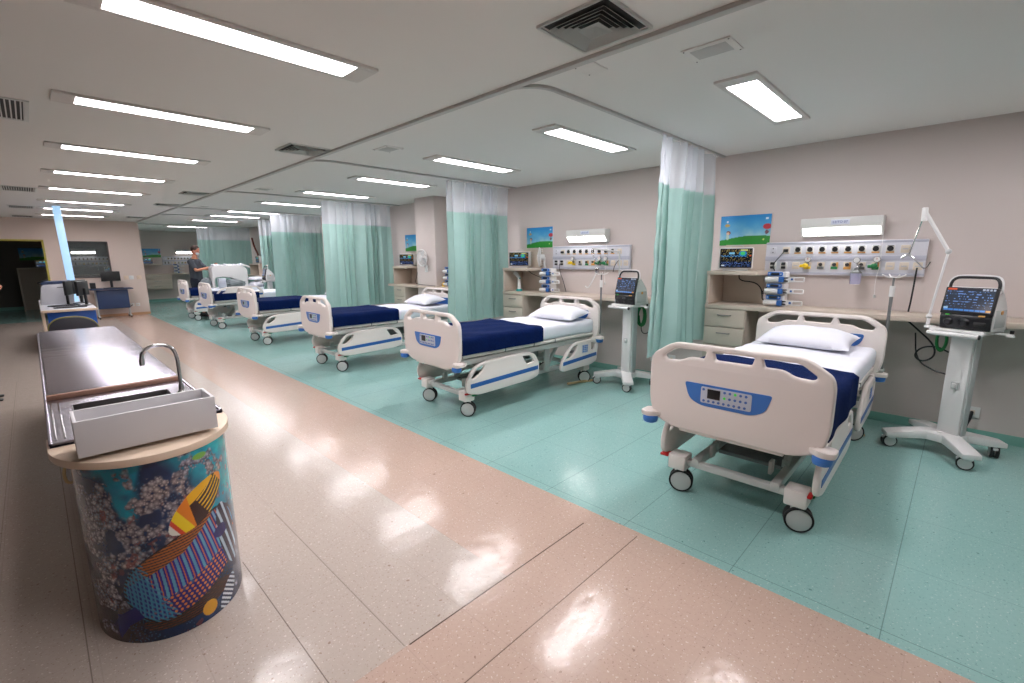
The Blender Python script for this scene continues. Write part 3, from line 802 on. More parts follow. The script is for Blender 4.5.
def pillow_mesh(L=0.70, W=0.42, H=0.165, seed=0):
    bm = bmesh.new(); n = 28; m = 20; top = []; bot = []
    rnd = random.Random(seed)
    for side in (1, -1):
        g = []
        for i in range(n + 1):
            r = []
            for j in range(m + 1):
                u = -1 + 2 * i / n; v = -1 + 2 * j / m
                e = (max(0, 1 - abs(u) ** 2.6) * max(0, 1 - abs(v) ** 2.6)) ** 0.55
                hh = side * H * 0.5 * e * (1.25 if side > 0 else 0.55)
                wr = 0.006 * math.sin(9 * u + 4 * v + seed) * math.sin(7 * v + seed) * (1 if side > 0 else 0) * e
                pinch = 1 - 0.06 * (1 - abs(v) ** 2) * abs(u) ** 3
                r.append((v * W / 2 * (1 - 0.05 * (1 - u * u)), u * L / 2 * pinch, hh + wr))
            g.append(r)
        (top if side > 0 else bot).extend(g)
    vt = [[bm.verts.new(p) for p in r] for r in top]; vb = [[bm.verts.new(p) for p in r] for r in bot]
    for i in range(n):
        for j in range(m):
            bm.faces.new((vt[i][j], vt[i][j + 1], vt[i + 1][j + 1], vt[i + 1][j])); bm.faces.new((vb[i][j], vb[i + 1][j], vb[i + 1][j + 1], vb[i][j + 1]))
    bmesh.ops.remove_doubles(bm, verts=bm.verts, dist=1e-4); bmesh.ops.recalc_face_normals(bm, faces=bm.faces)
    return bm
b = B(); b._take(pillow_mesh(), 'sheet'); pillow0 = b.build('pillow', sharp=80)

bed0 = make_bed('ivory hospital bed nearest the camera, its footboard control panel facing the aisle')
beds = [(0.905, 0.005, None), (3.87, -0.055, 'ivory hospital bed with lowered rails, second from the camera, beside the smaller ventilator cart'),
        (6.66, -0.02, 'ivory hospital bed in front of the wide bright curtain, third from the camera'),
        (9.72, 0.0, 'ivory hospital bed fourth from the camera, partly behind the third footboard'),
        (12.72, 0.0, 'ivory hospital bed with its near side rail raised, fifth from the camera'),
        (14.95, 0.0, 'ivory hospital bed farthest down the ward, carrying the white equipment')]
bed_objs = []
place_local(bed0, beds[0][0], beds[0][1]); bed_objs.append(bed0)
bed0['group'] = 'hospital beds along the ward'
for k, (Y, rz, lb) in enumerate(beds[1:]):
    o = copy_tree(bed0); place_local(o, Y, rz); o['label'] = lb
    bed_objs.append(o)
for c in [x for x in bpy.data.objects if x.parent == bed_objs[4] and x.name.startswith('side_rail')]:
    # raise the near foot-side rail of the fifth bed
    bb = [v[:] for v in c.bound_box]
    if min(q[1] for q in bb) < -0.4 and min(q[0] for q in bb) < 0.5: c.location.z = 0.40

def turn_wheels(bed, ang):
    for c in [x for x in bpy.data.objects if x.parent == bed and x.name.startswith('caster')]:
        for w_ in [x for x in bpy.data.objects if x.parent == c]: w_.rotation_euler.z = ang + 0.12 * math.sin(w_.location.y * 9 + w_.location.x * 5)
for bo_, an in zip(bed_objs, (-1.15, -0.8, -0.5, -0.4, -0.35, -0.3)): turn_wheels(bo_, an)
names = ['the front bed', 'the second bed', 'the third bed', 'the fourth bed', 'the fifth bed', 'the last bed under the equipment']
spans = [(0.045, 0.92), (0.045, 1.18), (0.045, 1.08), (0.045, 1.1), (0.045, 1.0), (0.045, 0.5)]
for k, ((Y, rz, _), (a, c)) in enumerate(zip(beds, spans)):
    draped_blanket(a, c, 'navy fleece blanket folded over the foot of ' + names[k], Y, rz, seed=k, drop=0.20 if k == 0 else 0.155)
px = [(1.87, 0.015), (1.88, -0.08), (1.86, -0.02), (1.87, 0.0), (1.87, 0.0), (1.85, 0.0)]
for k, ((Y, rz, _), (x, y)) in enumerate(zip(beds, px)):
    p = pillow0 if k == 0 else pillow0.copy()
    if k: COL.objects.link(p)
    p.matrix_basis = bed_mtx(Y, rz) @ Matrix.Translation((x, y, 0.878)) @ Matrix.Rotation(math.radians((-3, 4, -2, 3, 5, 2)[k]), 4, 'Z') @ Matrix.Rotation(math.radians(-8), 4, 'Y')
    tag(p, 'plump white pillow lying at the head of ' + names[k], 'pillow', 'white bed pillows')

# IV poles standing in the head corner sockets
def iv_pole(bed, ztop, y, label):
    b = B(); b.cyl((2.25, y, 0.62), (2.25, y, ztop - 0.14), 0.012, 'bed_dark'); b.cyl((2.25, y, ztop - 0.16), (2.25, y, ztop - 0.07), 0.019, 'cart_white'); b.cyl((2.25, y, ztop - 0.09), (2.25, y, ztop), 0.008, 'bed_dark')
    b.box(2.17, 2.28, y - 0.02, y + 0.02, 0.605, 0.625, 'bed_steel', 0.003)
    for k in range(4):
        a = k * PI / 2 + 0.5
        b.tube([(2.25, y, ztop), (2.25 + 0.05 * math.cos(a), y + 0.05 * math.sin(a), ztop + 0.003), (2.25 + 0.085 * math.cos(a), y + 0.085 * math.sin(a), ztop + 0.025)], 0.005, 'cart_white', 6, smoothpts=1)
    b.build('iv_pole', bed)
iv_pole(bed_objs[0], 1.41, -0.49, '')
iv_pole(bed_objs[1], 1.38, -0.46, '')

# ------------------------------------------------------------------ bay furniture along the right wall
def hline(x, y0, y1, z, m='chrome'):
    pass
def storage_unit(Y0, label):
    """Y0: aisle-left end (largest y).  drawers, upper shelf, side and back panels"""
    t = thing('bedside_cabinet', label, 'cabinet', (5.37, Y0 - 0.22, 0.4), group='beige bedside cabinets')
    b = B()
    b.box(5.17, 5.59, Y0 - 0.425, Y0 - 0.405, 0.42, 1.035, 'cabinet', 0.001); b.box(5.17, 5.59, Y0 - 0.02, Y0, 0.42, 1.035, 'cabinet', 0.001)
    b.box(5.19, 5.59, Y0 - 0.41, Y0 - 0.01, 0.42, 0.44, 'cabinet'); b.box(5.57, 5.59, Y0 - 0.41, Y0 - 0.01, 0.44, 1.035, 'cabinet')
    b.build('carcass', t, world=True)
    for k in range(3):
        z0 = 0.445 + k * 0.197
        b = B(); b.box(5.152, 5.172, Y0 - 0.42, Y0 - 0.006, z0, z0 + 0.19, 'cabinet_edge', 0.002)
        d = b.build('drawer', t, world=True)
        b = B(); b.tube([(5.152, Y0 - 0.28, z0 + 0.13), (5.135, Y0 - 0.275, z0 + 0.13), (5.135, Y0 - 0.15, z0 + 0.13), (5.152, Y0 - 0.145, z0 + 0.13)], 0.006, 'bed_dark', 8)
        b.build('handle', d); bpy.data.objects[d.name].children
        b_o = [c for c in bpy.data.objects if c.parent == d][0]; b_o.location = Vector((0, 0, 0)) - t.location + Vector(t.location) * 0 if False else (-t.location.x, -t.location.y, -t.location.z)
    return t
def shelf_unit(Y0, label):
    t = thing('monitor_shelf', label, 'shelf', (5.37, Y0 - 0.26, 1.08), group='monitor shelves on the worktop')
    b = B(); b.box(5.15, 5.59, Y0 - 0.52, Y0, 1.40, 1.44, 'cabinet', 0.003); b.build('top_board', t, world=True)
    b = B(); b.box(5.16, 5.59, Y0 - 0.028, Y0 - 0.003, 1.082, 1.40, 'cabinet', 0.002); b.build('side_panel', t, world=True)
    b = B(); b.box(5.572, 5.592, Y0 - 0.457, Y0 - 0.03, 1.082, 1.72, 'cabinet', 0.001); b.build('back_panel', t, world=True)
    return t
def worktop(y0, y1, label, back=5.595):
    b = B(); b.box(5.15, back, y0, y1, 1.036, 1.08, 'cabinet', 0.003)
    o = b.build('worktop'); bake_loc(o, (5.37, (y0 + y1) / 2, 1.036)); return tag(o, label, 'worktop', 'beige wall worktops')
UY = [2.03, 5.21, 8.40]
un = ['by the front bed, next to the curtain', 'by the second bed', 'by the third bed past the pillar', 'in the far end bay']
for k, y in enumerate(UY):
    storage_unit(y, 'beige drawer cabinet under the worktop ' + un[k]); shelf_unit(y, 'beige open shelf carrying a monitor ' + un[k])
worktop(NY + 0.02, 2.03, 'long beige worktop on the wall behind the front bed')
worktop(2.18, 5.21, 'long beige worktop on the wall behind the second bed')
b = B(); b.box(5.15, 5.595, 5.42, 6.99, 1.036, 1.08, 'cabinet', 0.003); b.box(5.15, 5.195, 6.98, 7.62, 1.036, 1.08, 'cabinet', 0.002); b.box(5.15, 5.595, 7.61, 8.60, 1.036, 1.08, 'cabinet', 0.003)
o = b.build('worktop'); bake_loc(o, (5.37, 6.5, 1.036)); tag(o, 'beige worktop running in front of the pillar with the fan', 'worktop', 'beige wall worktops')

def gas_rail(label, flows=True):
    """local: along -Y from 0, facing -X; z measured from rail bottom"""
    t = thing('gas_outlet_rail', label, 'medical gas rail', (5.595, 1.57, 1.40), group='bedhead gas and socket rails')
    L_ = 1.305
    b = B(); b.box(-0.05, 0, -L_, 0, 0.0, 0.335, 'rail_white', 0.006); b.box(-0.056, -0.05, -L_, 0, 0.145, 0.19, 'rail_band', 0.002)
    b.box(-0.054, -0.05, -L_, 0, 0.31, 0.33, 'rail_band', 0.001); b.box(-0.053, -0.05, -L_, 0, 0.012, 0.03, 'rail_band', 0.001)  # lowest band puts the bottom channel's shadow into the colour
    b.build('housing', t)
    def plate_(y, z, m): 
        b.box(-0.058, -0.05, y - 0.033, y + 0.033, z - 0.035, z + 0.035, m, 0.003)
    up = [-0.195 - 0.1065 * k for k in range(10)]
    for k, y in enumerate([-0.07] + up):
        b = B(); z = 0.25
        if k == 0: 
            for dz in (-0.02, 0.02): b.cyl((-0.05, y, z + dz), (-0.057, y, z + dz), 0.006, 'black', n=8)
            b.box(-0.054, -0.05, y - 0.03, y + 0.03, z - 0.035, z + 0.035, 'rail_white', 0.002)
            b.build('outlet', t); continue
        if k in (1, 10):
            plate_(y, z, 'cream'); b.box(-0.062, -0.058, y - 0.02, y + 0.02, z - 0.004, z + 0.004, 'rail_band')
            if k == 1: b.box(-0.09, -0.056, y - 0.022, y + 0.022, z - 0.018, z + 0.014, 'black', 0.006)
        else:
            plate_(y, z, 'white_metal'); b.cyl((-0.056, y, z + 0.005), (-0.066, y, z + 0.005), 0.024, 'black', n=16); b.box(-0.060, -0.057, y - 0.03, y + 0.03, z - 0.034, z - 0.022, 'orange')
            b.box(-0.0595, -0.057, y - 0.022, y + 0.022, z + 0.027, z + 0.034, 'bed_dark')
        b.build('outlet', t)
    lo = [(-0.08, 'plug2'), (-0.185, 'plug2'), (-0.295, 'cream'), (-0.40, 'yel'), (-0.515, 'vac'), (-0.63, 'grn'), (-0.735, 'org'), (-0.845, 'vac'), (-0.955, 'grn'), (-1.06, 'cream'), (-1.16, 'cream'), (-1.255, 'cream')]
    for y, kd in lo:
        b = B(); z = 0.095
        if kd == 'plug2':
            plate_(y, z, 'white_metal'); b.box(-0.085, -0.056, y - 0.02, y + 0.02, z + 0.006, z + 0.034, 'black', 0.005); b.box(-0.085, -0.056, y - 0.02, y + 0.02, z - 0.034, z - 0.008, 'black', 0.005)
        elif kd == 'cream': plate_(y, z, 'cream'); b.box(-0.062, -0.058, y - 0.02, y + 0.02, z - 0.004, z + 0.004, 'rail_band')
        else:
            c = {'yel': 'yellow', 'vac': 'bed_dark', 'grn': 'green', 'org': 'orange'}[kd]
            plate_(y, z, 'cream'); b.box(-0.064, -0.056, y - 0.028, y + 0.028, z - 0.034, z - 0.008, c, 0.002); b.cyl((-0.055, y, z + 0.012), (-0.078, y, z + 0.012), 0.017, 'chrome', n=12)
            if kd in ('grn', 'org'): b.box(-0.062, -0.058, y - 0.03, y - 0.014, z - 0.02, z + 0.034, 'orange'); 
        b.build('outlet', t)
    return t
def flowmeter(col, label, loc):
    t = thing('flowmeter', label, 'flowmeter', loc, group='gauges plugged into the gas rails')
    b = B(); b.cyl((0, 0, 0), (-0.07, 0, 0), 0.011, 'chrome', n=12); b.ball((-0.078, 0.006, 0), 0.022, 0.03, 0.024, col, 8); b.cyl((-0.07, 0.05, -0.003), (-0.08, 0.0, 0), 0.016, col, n=10)
    b.cyl((-0.04, -0.01, 0), (-0.04, -0.012, 0.05), 0.007, 'chrome', n=8); b.build('valve', t)
    b = B(); T = Matrix.Translation((-0.045, -0.01, 0.062)) @ Matrix.Rotation(-PI / 2, 4, 'Y')
    b.lathe([(0, 0.0), (0.026, 0.0), (0.029, 0.004), (0.029, 0.02), (0.026, 0.022)], 'bed_dark', 20, T); b.lathe([(0, 0.0215), (0.025, 0.0215)], 'cart_white', 20, T)
    b.box(-0.0695, -0.067, -0.012, -0.008, 0.06, 0.078, 'red'); b.build('dial', t)
    return t
def suction_jar(label, loc):
    t = thing('suction_jar', label, 'suction jar', loc)
    b = B(); b.lathe([(0, 0.0), (0.038, 0.0), (0.043, 0.006), (0.045, 0.10), (0.043, 0.105)], 'clear', 24, Matrix.Translation((-0.10, 0.02, -0.17))); b.build('jar', t)
    b = B(); b.lathe([(0.0, 0.05), (0.018, 0.05), (0.022, 0.03), (0.046, 0.012), (0.048, 0.0), (0.0, 0.0)], 'bed_dark', 24, Matrix.Translation((-0.10, 0.02, -0.068))); b.build('lid', t)
    b = B(); b.tube([(-0.10, 0.02, -0.02), (-0.09, 0.01, 0.0), (-0.0, 0, 0)], 0.009, 'chrome', 8, smoothpts=2)
    T = Matrix.Translation((-0.06, 0.03, 0.055)) @ Matrix.Rotation(-PI / 2, 4, 'Y')
    b.lathe([(0, 0.0), (0.026, 0.0), (0.029, 0.004), (0.029, 0.02), (0.026, 0.022)], 'bed_dark', 20, T); b.lathe([(0, 0.0215), (0.025, 0.0215)], 'cart_white', 20, T)
    b.cyl((-0.05, 0.02, 0), (-0.06, 0.03, 0.05), 0.008, 'chrome'); b.build('gauge', t)
    return t
def bed_lamp(label, txt):
    t = thing('bedhead_lamp', label, 'wall lamp', (5.595, 0.92, 1.78), group='lit bedhead wall lamps')
    b = B(); prof = [(0, 0), (-0.055, 0), (-0.06, 0.012), (-0.13, 0.085), (-0.13, 0.175), (0, 0.175)]
    T = Matrix(((1, 0, 0, 0), (0, 0, 1, 0), (0, 1, 0, 0), (0, 0, 0, 1)))
    b.prism(prof, -0.33, 0.33, 'white_metal', T, bev=0.003); b.build('housing', t)
    b = B(); n = Vector((-0.073, 0, -0.07)).normalized() * 0.002
    pts = [(-0.064, 0.016), (-0.126, 0.081)]
    bm = bmesh.new(); vs = []
    for (x, z), yy in (((-0.064, 0.016), -0.31), ((-0.126, 0.081), -0.31), ((-0.126, 0.081), 0.31), ((-0.064, 0.016), 0.31)):
        vs.append(bm.verts.new(Vector((x, yy, z)) + n))
    f = bm.faces.new(vs); r = bmesh.ops.extrude_face_region(bm, geom=[f])
    for v in r['geom']:
        if isinstance(v, bmesh.types.BMVert): v.co += n * 2
    bmesh.ops.recalc_face_normals(bm, faces=bm.faces)
    b._take(bm, 'bed_lamp'); b.build('diffuser', t)
    b = B(); b.box(-0.1335, -0.13, -0.075, 0.075, 0.108, 0.155, 'label', 0.001); 
    b.mesh(text_mesh(txt, 0.030), 'text_blue', Matrix.Translation((-0.1345, 0, 0.131)) @ Matrix(((0, 0, -1, 0), (-1, 0, 0, 0), (0, 1, 0, 0), (0, 0, 0, 1))), smooth=False)
    b.build('name_plate', t)
    b = B(); b.tube([(-0.1, -0.335, 0.02), (-0.1, -0.336, -0.06), (-0.09, -0.34, -0.28), (-0.1, -0.32, -0.42), (-0.1, -0.33, -0.55)], 0.0025, 'cart_white', 6, smoothpts=2); b.cyl((-0.1, -0.33, -0.58), (-0.1, -0.33, -0.55), 0.012, 'rail_grey', n=8); b.build('pull_cord', t)
    return t

def poster_fn(s, t):
    sky = np.clip((t - 0.3) / 0.7, 0, 1); n = fbm(s * 5, t * 3, 3)
    c = [90 + 60 * (1 - sky) * n * 1.6, 165 + 45 * (1 - sky) * n * 1.2 - 10 * sky, 205 + 10 * (1 - sky)]
    c = [c[0] - 65 * sky, c[1] - 25 * sky, c[2] - 5 * sky]
    hill = 0.2 + 0.12 * np.sin((s - 0.1) * 2.6)
    c = layer(c, (t < hill) * 1.0, (40 + 40 * t, 140 + 40 * s * 0, 50 + 0 * t))
    def disc(x, y, rx, ry, col):
        nonlocal c
        c = layer(c, (((s - x) / rx) ** 2 + ((t - y) / ry) ** 2 < 1) * 1.0, col)
    disc(0.93, 0.60, 0.08, 0.09, (196, 50, 62)); disc(0.93, 0.42, 0.035, 0.07, (120, 80, 90)); disc(0.92, 0.86, 0.03, 0.035, (225, 235, 240)); disc(0.14, 0.68, 0.055, 0.05, (190, 160, 96))
    disc(0.14, 0.80, 0.02, 0.03, (215, 225, 235)); disc(0.17, 0.42, 0.045, 0.07, (124, 60, 48)); disc(0.165, 0.40, 0.035, 0.045, (222, 180, 150)); disc(0.16, 0.28, 0.035, 0.09, (180, 200, 190)); disc(0.88, 0.18, 0.02, 0.04, (200, 220, 120))
    return c
def poster(label, y0, y1, z0, z1):
    t = thing('wall_poster', label, 'poster', (5.592, (y0 + y1) / 2, z0), group='blue and green wall posters')
    o = painted('printed_face', 80, 50, lambda s, v: (np.full_like(s, -0.0062), (y1 - y0) / 2 - s * (y1 - y0), v * (z1 - z0)), poster_fn, 'poster', t)
    b = B(); b.box(-0.006, 0.004, -(y1 - y0) / 2, (y1 - y0) / 2, 0, z1 - z0, 'label', 0.001); b.build('backing_sheet', t)
    return t

def screen_fn(style):
    def f(s, t):
        base = [np.full_like(s, 14.0), np.full_like(s, 16.0), np.full_like(s, 22.0)]
        if style == 'vent':
            base = [46 + 0 * s, 50 + 10 * t, 66 + 12 * t]
            n = fbm(s * 26, np.floor(t * 16) * 7.3, 5, 2); rows = (np.mod(t * 9, 1) > 0.62) & (t < 0.88) & (t > 0.2)
            base = layer(base, rows * (n > 0.56) * 1.0, (120, 160, 230))
            base = layer(base, ((t > 0.9)) * 1.0, (40, 42, 54)); base = layer(base, ((t > 0.92) & (s < 0.2)) * 1.0, (230, 90, 50)); base = layer(base, ((t > 0.92) & (s > 0.72) & (np.mod(s * 14, 1) > 0.3)) * 1.0, (190, 200, 220))
            base = layer(base, ((t < 0.11) & (t > 0.03) & (np.mod(s * 9, 1) > 0.1)) * 1.0, (70, 140, 225))
            base = layer(base, ((t < 0.11) & (t > 0.03) & (s > 0.9)) * 1.0, (220, 150, 60)); base = layer(base, ((t > 0.11) & (t < 0.18) & (s < 0.1)) * 1.0, (170, 210, 240))
        else:
            n = fbm(s * 40, np.floor(t * 14) * 5.1, 9, 2)
            base = layer(base, ((n > 0.60) & (np.mod(t * 14, 1) > 0.45)) * 0.9, (190, 170, 90))
            base = layer(base, ((n > 0.5) & (np.mod(t * 14, 1) > 0.4) & (t < 0.28)) * 0.9, (90, 130, 220))
            base = layer(base, ((np.abs(t - 0.62 - 0.03 * np.sin(s * 60)) < 0.02) & (s < 0.85)) * 1.0, (60, 150, 220))
            base = layer(base, ((s > 0.27) & (s < 0.45) & (t > 0.72) & (t < 0.84)) * 1.0, (130, 200, 235))
            base = layer(base, ((((s - 0.72) / 0.13) ** 2 + ((t - 0.76) / 0.16) ** 2 < 1)) * 1.0, (40, 130, 190))
            base = layer(base, ((((s - 0.72) / 0.08) ** 2 + ((t - 0.77) / 0.10) ** 2 < 1)) * 1.0, (70, 200, 110))
            base = layer(base, ((s > 0.65) & (s < 0.88) & (t > 0.9)) * 1.0, (200, 200, 120)); base = layer(base, ((s > 0.93) & (t > 0.6) & (t < 0.66)) * 1.0, (230, 90, 40))
            base = layer(base, ((s > 0.03) & (s < 0.13) & (t > 0.05) & (t < 0.12)) * 1.0, (220, 230, 240))
        return base
    return f
def patient_monitor(label):
    """local: screen faces -X, width along Y, base at z 0"""
    t = thing('patient_monitor', label, 'patient monitor', (5.30, 1.79, 1.44), group='bedside patient monitors')
    b = B(); b.box(-0.035, 0.10, -0.165, 0.165, 0.02, 0.245, 'cart_white', 0.014); b.box(-0.02, 0.08, -0.12, 0.12, 0.0, 0.03, 'cart_side', 0.004)
    b.build('case', t)
    b = B(); b.box(-0.041, -0.033, -0.155, 0.155, 0.032, 0.236, 'black', 0.004); b.build('bezel', t)
    painted('screen', 110, 70, lambda s, v: (np.full_like(s, -0.0425), 0.146 - s * 0.292, 0.042 + v * 0.184), screen_fn('mon'), 'screen', t)
    b = B(); b.tube([(0.03, -0.06, 0.24), (0.03, -0.06, 0.268), (0.03, 0.06, 0.268), (0.03, 0.06, 0.24)], 0.006, 'cart_side', 8, smoothpts=1); b.build('handle', t)
    return t
def infusion_pump(label, group):
    """one unit, .115 high; local facing -X, wide along Y"""
    t = thing('infusion_pump', label, 'infusion pump', (0, 0, 0), group=group)
    b = B(); b.box(-0.05, 0.08, -0.085, 0.085, 0.004, 0.115, 'cart_white', 0.012); b.box(-0.06, 0.05, -0.09, 0.09, 0.0, 0.014, 'cart_white', 0.004); b.build('case', t)
    b = B(); b.box(-0.075, -0.045, -0.055, 0.085, 0.074, 0.116, 'blue', 0.010); b.box(-0.0775, -0.0745, -0.025, 0.05, 0.082, 0.108, 'black', 0.002)
    for k in (-0.04, 0.066): b.cyl((-0.0745, k, 0.095), (-0.079, k, 0.095), 0.007, 'keypad', n=8)
    b.build('display', t)
    b = B(); b.cyl((-0.09, 0.095, 0.04), (-0.09, -0.03, 0.04), 0.026, 'cart_white', n=16, bev=0.005); b.build('syringe_holder', t)
    b = B(); b.box(-0.115, -0.06, -0.075, -0.03, 0.012, 0.07, 'stripe', 0.01); b.build('drive_knob', t)
    b = B(); lp = rounded([(-0.10, 0.018, 0.006), (-0.255, 0.018, 0.018), (-0.255, 0.068, 0.018), (-0.10, 0.068, 0.006)]); h = rounded([(-0.165, 0.030, 0.004), (-0.243, 0.030, 0.010), (-0.243, 0.056, 0.010), (-0.165, 0.056, 0.004)])
    b.mesh(plate([lp, h], 0.02, 0.004), 'cart_white', Matrix.Translation((-0.07, 0, 0)) @ YZ)
    b.box(-0.08, -0.06, -0.11, -0.075, 0.02, 0.032, 'black'); b.box(-0.08, -0.06, -0.11, -0.075, 0.05, 0.062, 'black')
    b.box(-0.084, -0.08, -0.155, -0.135, 0.035, 0.055, 'stripe', 0.003); b.build('clamp_frame', t)
    return t

# --- bay instances: dy = offset of each bay along the ward
pos_items = ['in the front bed bay', 'in the second bed bay', 'in the third bed bay past the pillar']
rail0 = gas_rail('white wall rail of gas outlets and sockets behind the front bed')
dup(rail0, (5.595, 4.52, 1.42), label='white wall rail of gas outlets and sockets behind the second bed')
lamp0 = bed_lamp('lit white wall lamp above the front bed rail', 'LEITO 07')
dup(lamp0, (5.595, 3.885, 1.80), label='lit white wall lamp above the second bed rail')
poster('blue sky and green hill picture on the wall above the front bed monitor', 1.555, 2.08, 1.715, 2.04)
poster('blue sky and green hill picture on the wall above the second bed monitor', 4.56, 5.09, 1.745, 2.055)
poster('sliver of blue and green picture seen just past the pillar edge', 8.02, 8.56, 1.745, 2.075)
mon0 = patient_monitor('lit patient monitor with colourful readings on the shelf by the front curtain')
mon0.rotation_euler.z = 0.28
dup(mon0, (5.32, 5.0, 1.44), 0.45, label='grey patient monitor on the shelf behind the second bed')
dup(mon0, (5.32, 8.10, 1.44), 0.5, label='grey patient monitor on the shelf past the pillar with the fan')
inf0 = infusion_pump('x', 'infusion pumps stacked on the worktops')
stacks = [((5.38, 1.385), 3, 'front bed worktop'), ((5.38, 4.46), 3, 'second bed worktop'), ((5.38, 6.80), 3, 'worktop beside the pillar')]
lv = ['bottom', 'middle', 'top']
first = True
for (x, y), n, nm in stacks:
    for k in range(n):
        o = inf0 if first else copy_tree(inf0); first = False
        o.location = (x, y, 1.08 + 0.119 * k); o['label'] = 'white blue infusion pump, %s of the stack on the %s' % (lv[k], nm)
for (c, l, loc) in (('yellow', 'yellow knobbed flowmeter with a round dial on the rail behind the front bed', (5.545, 1.17, 1.495)), ('green', 'green knobbed flowmeter with a round dial on the rail behind the front bed', (5.545, 0.615, 1.495)),
                    ('yellow', 'yellow knobbed flowmeter on the rail behind the second bed', (5.545, 4.12, 1.515)), ('green', 'green knobbed flowmeter on the rail behind the second bed, in the middle', (5.545, 3.66, 1.515)),
                    ('green', 'green knobbed flowmeter on the rail behind the second bed, nearest the ventilator', (5.545, 3.56, 1.515))):
    flowmeter(c, l, loc)
suction_jar('clear suction jar hanging from the gas rail behind the front bed', (5.545, 0.725, 1.495))

def cable(pts, r, m, label, cat='cable', group=None, sm=2, name='cable'):
    b = B(); p0 = Vector(pts[0]); b.tube([Vector(p) - p0 for p in pts], r, m, 8, smoothpts=sm); o = b.build(name); o.location = p0; return tag(o, label, cat, group)
cable([(5.52, 1.385, 1.645), (5.49, 1.41, 1.60), (5.44, 1.47, 1.50), (5.44, 1.44, 1.44)], 0.005, 'black', 'black plug cable from the rail to the front bed pump stack')
cable([(5.40, 1.78, 1.40), (5.40, 1.77, 1.33), (5.42, 1.62, 1.32), (5.42, 1.55, 1.26), (5.42, 1.535, 1.18), (5.42, 1.53, 1.13), (5.42, 1.47, 1.12)], 0.006, 'black', 'black cable looping from under the monitor shelf to the front bed pumps')
cable([(5.42, 1.545, 1.20), (5.42, 1.50, 1.27), (5.42, 1.47, 1.30)], 0.005, 'black', 'short black lead into the top pump behind the front bed')
cable([(5.42, 1.545, 1.20), (5.42, 1.50, 1.21), (5.42, 1.47, 1.17)], 0.005, 'black', 'short black lead into the lower pump behind the front bed')
cable([(5.52, 0.317, 1.48), (5.50, 0.317, 1.44), (5.52, 0.325, 1.2), (5.55, 0.335, 1.085)], 0.007, 'black', 'straight black cable dropping from the last socket of the front bed rail')
cable([(5.45, 4.95, 1.42), (5.45, 4.9, 1.36), (5.46, 4.72, 1.30), (5.46, 4.6, 1.28)], 0.005, 'black', 'black cable hanging under the monitor shelf behind the second bed')
cable([(5.53, 4.38, 1.50), (5.5, 4.35, 1.4), (5.5, 4.28, 1.25), (5.53, 4.25, 1.09)], 0.005, 'black', 'black cable dropping from the second bed rail beside the pumps')
cable([(5.40, 7.87, 1.39), (5.32, 7.8, 1.24), (5.2, 7.70, 1.12), (5.165, 7.5, 1.10), (5.165, 7.0, 1.09)], 0.005, 'black', 'black cable drooping across the worktop in front of the pillar')
cable([(5.53, 3.35, 1.56), (5.50, 3.34, 1.56), (5.42, 3.36, 1.49), (5.40, 3.37, 1.40)], 0.005, 'black', 'short black plug cable above the second ventilator')

# wall sockets low on the wall
def socket(y, z, label):
    b = B(); b.box(-0.012, 0, -0.045, 0.045, -0.05, 0.05, 'cart_white', 0.004); b.box(-0.016, -0.012, -0.015, 0.015, -0.02, 0.02, 'cream', 0.002)
    o = b.build('wall_socket'); o.location = (5.598, y, z); tag(o, label, 'socket', 'low wall sockets')
socket(2.58, 0.30, 'white wall socket with a black plug low behind the second ventilator cart')
socket(2.83, 0.28, 'white wall socket low on the wall between the second bed and its cart')
socket(-0.19, 0.235, 'white wall socket low behind the large ventilator cart')
cable([(5.58, -0.185, 0.24), (5.53, -0.18, 0.2), (5.52, -0.16, 0.13), (5.50, -0.14, 0.06), (5.42, -0.10, 0.02)], 0.012, 'black', 'thick black cable from the low socket behind the large ventilator cart')
cable([(5.58, 2.6, 0.30), (5.54, 2.62, 0.25), (5.52, 2.60, 0.16), (5.50, 2.68, 0.06), (5.4, 2.75, 0.02)], 0.009, 'black', 'black cable from the low socket behind the second ventilator cart')
cable([(4.55, 3.45, 0.02), (4.75, 3.38, 0.022), (4.95, 3.30, 0.02)], 0.016, 'beige_hose', 'beige strap lying on the teal floor by the second bed wheel', 'strap', sm=1, name='strap')
cable([(4.78, 0.62, 0.02), (4.9, 0.55, 0.02), (4.98, 0.48, 0.02)], 0.016, 'beige_hose', 'beige strap lying on the teal floor under the front bed head', 'strap', sm=1, name='strap')

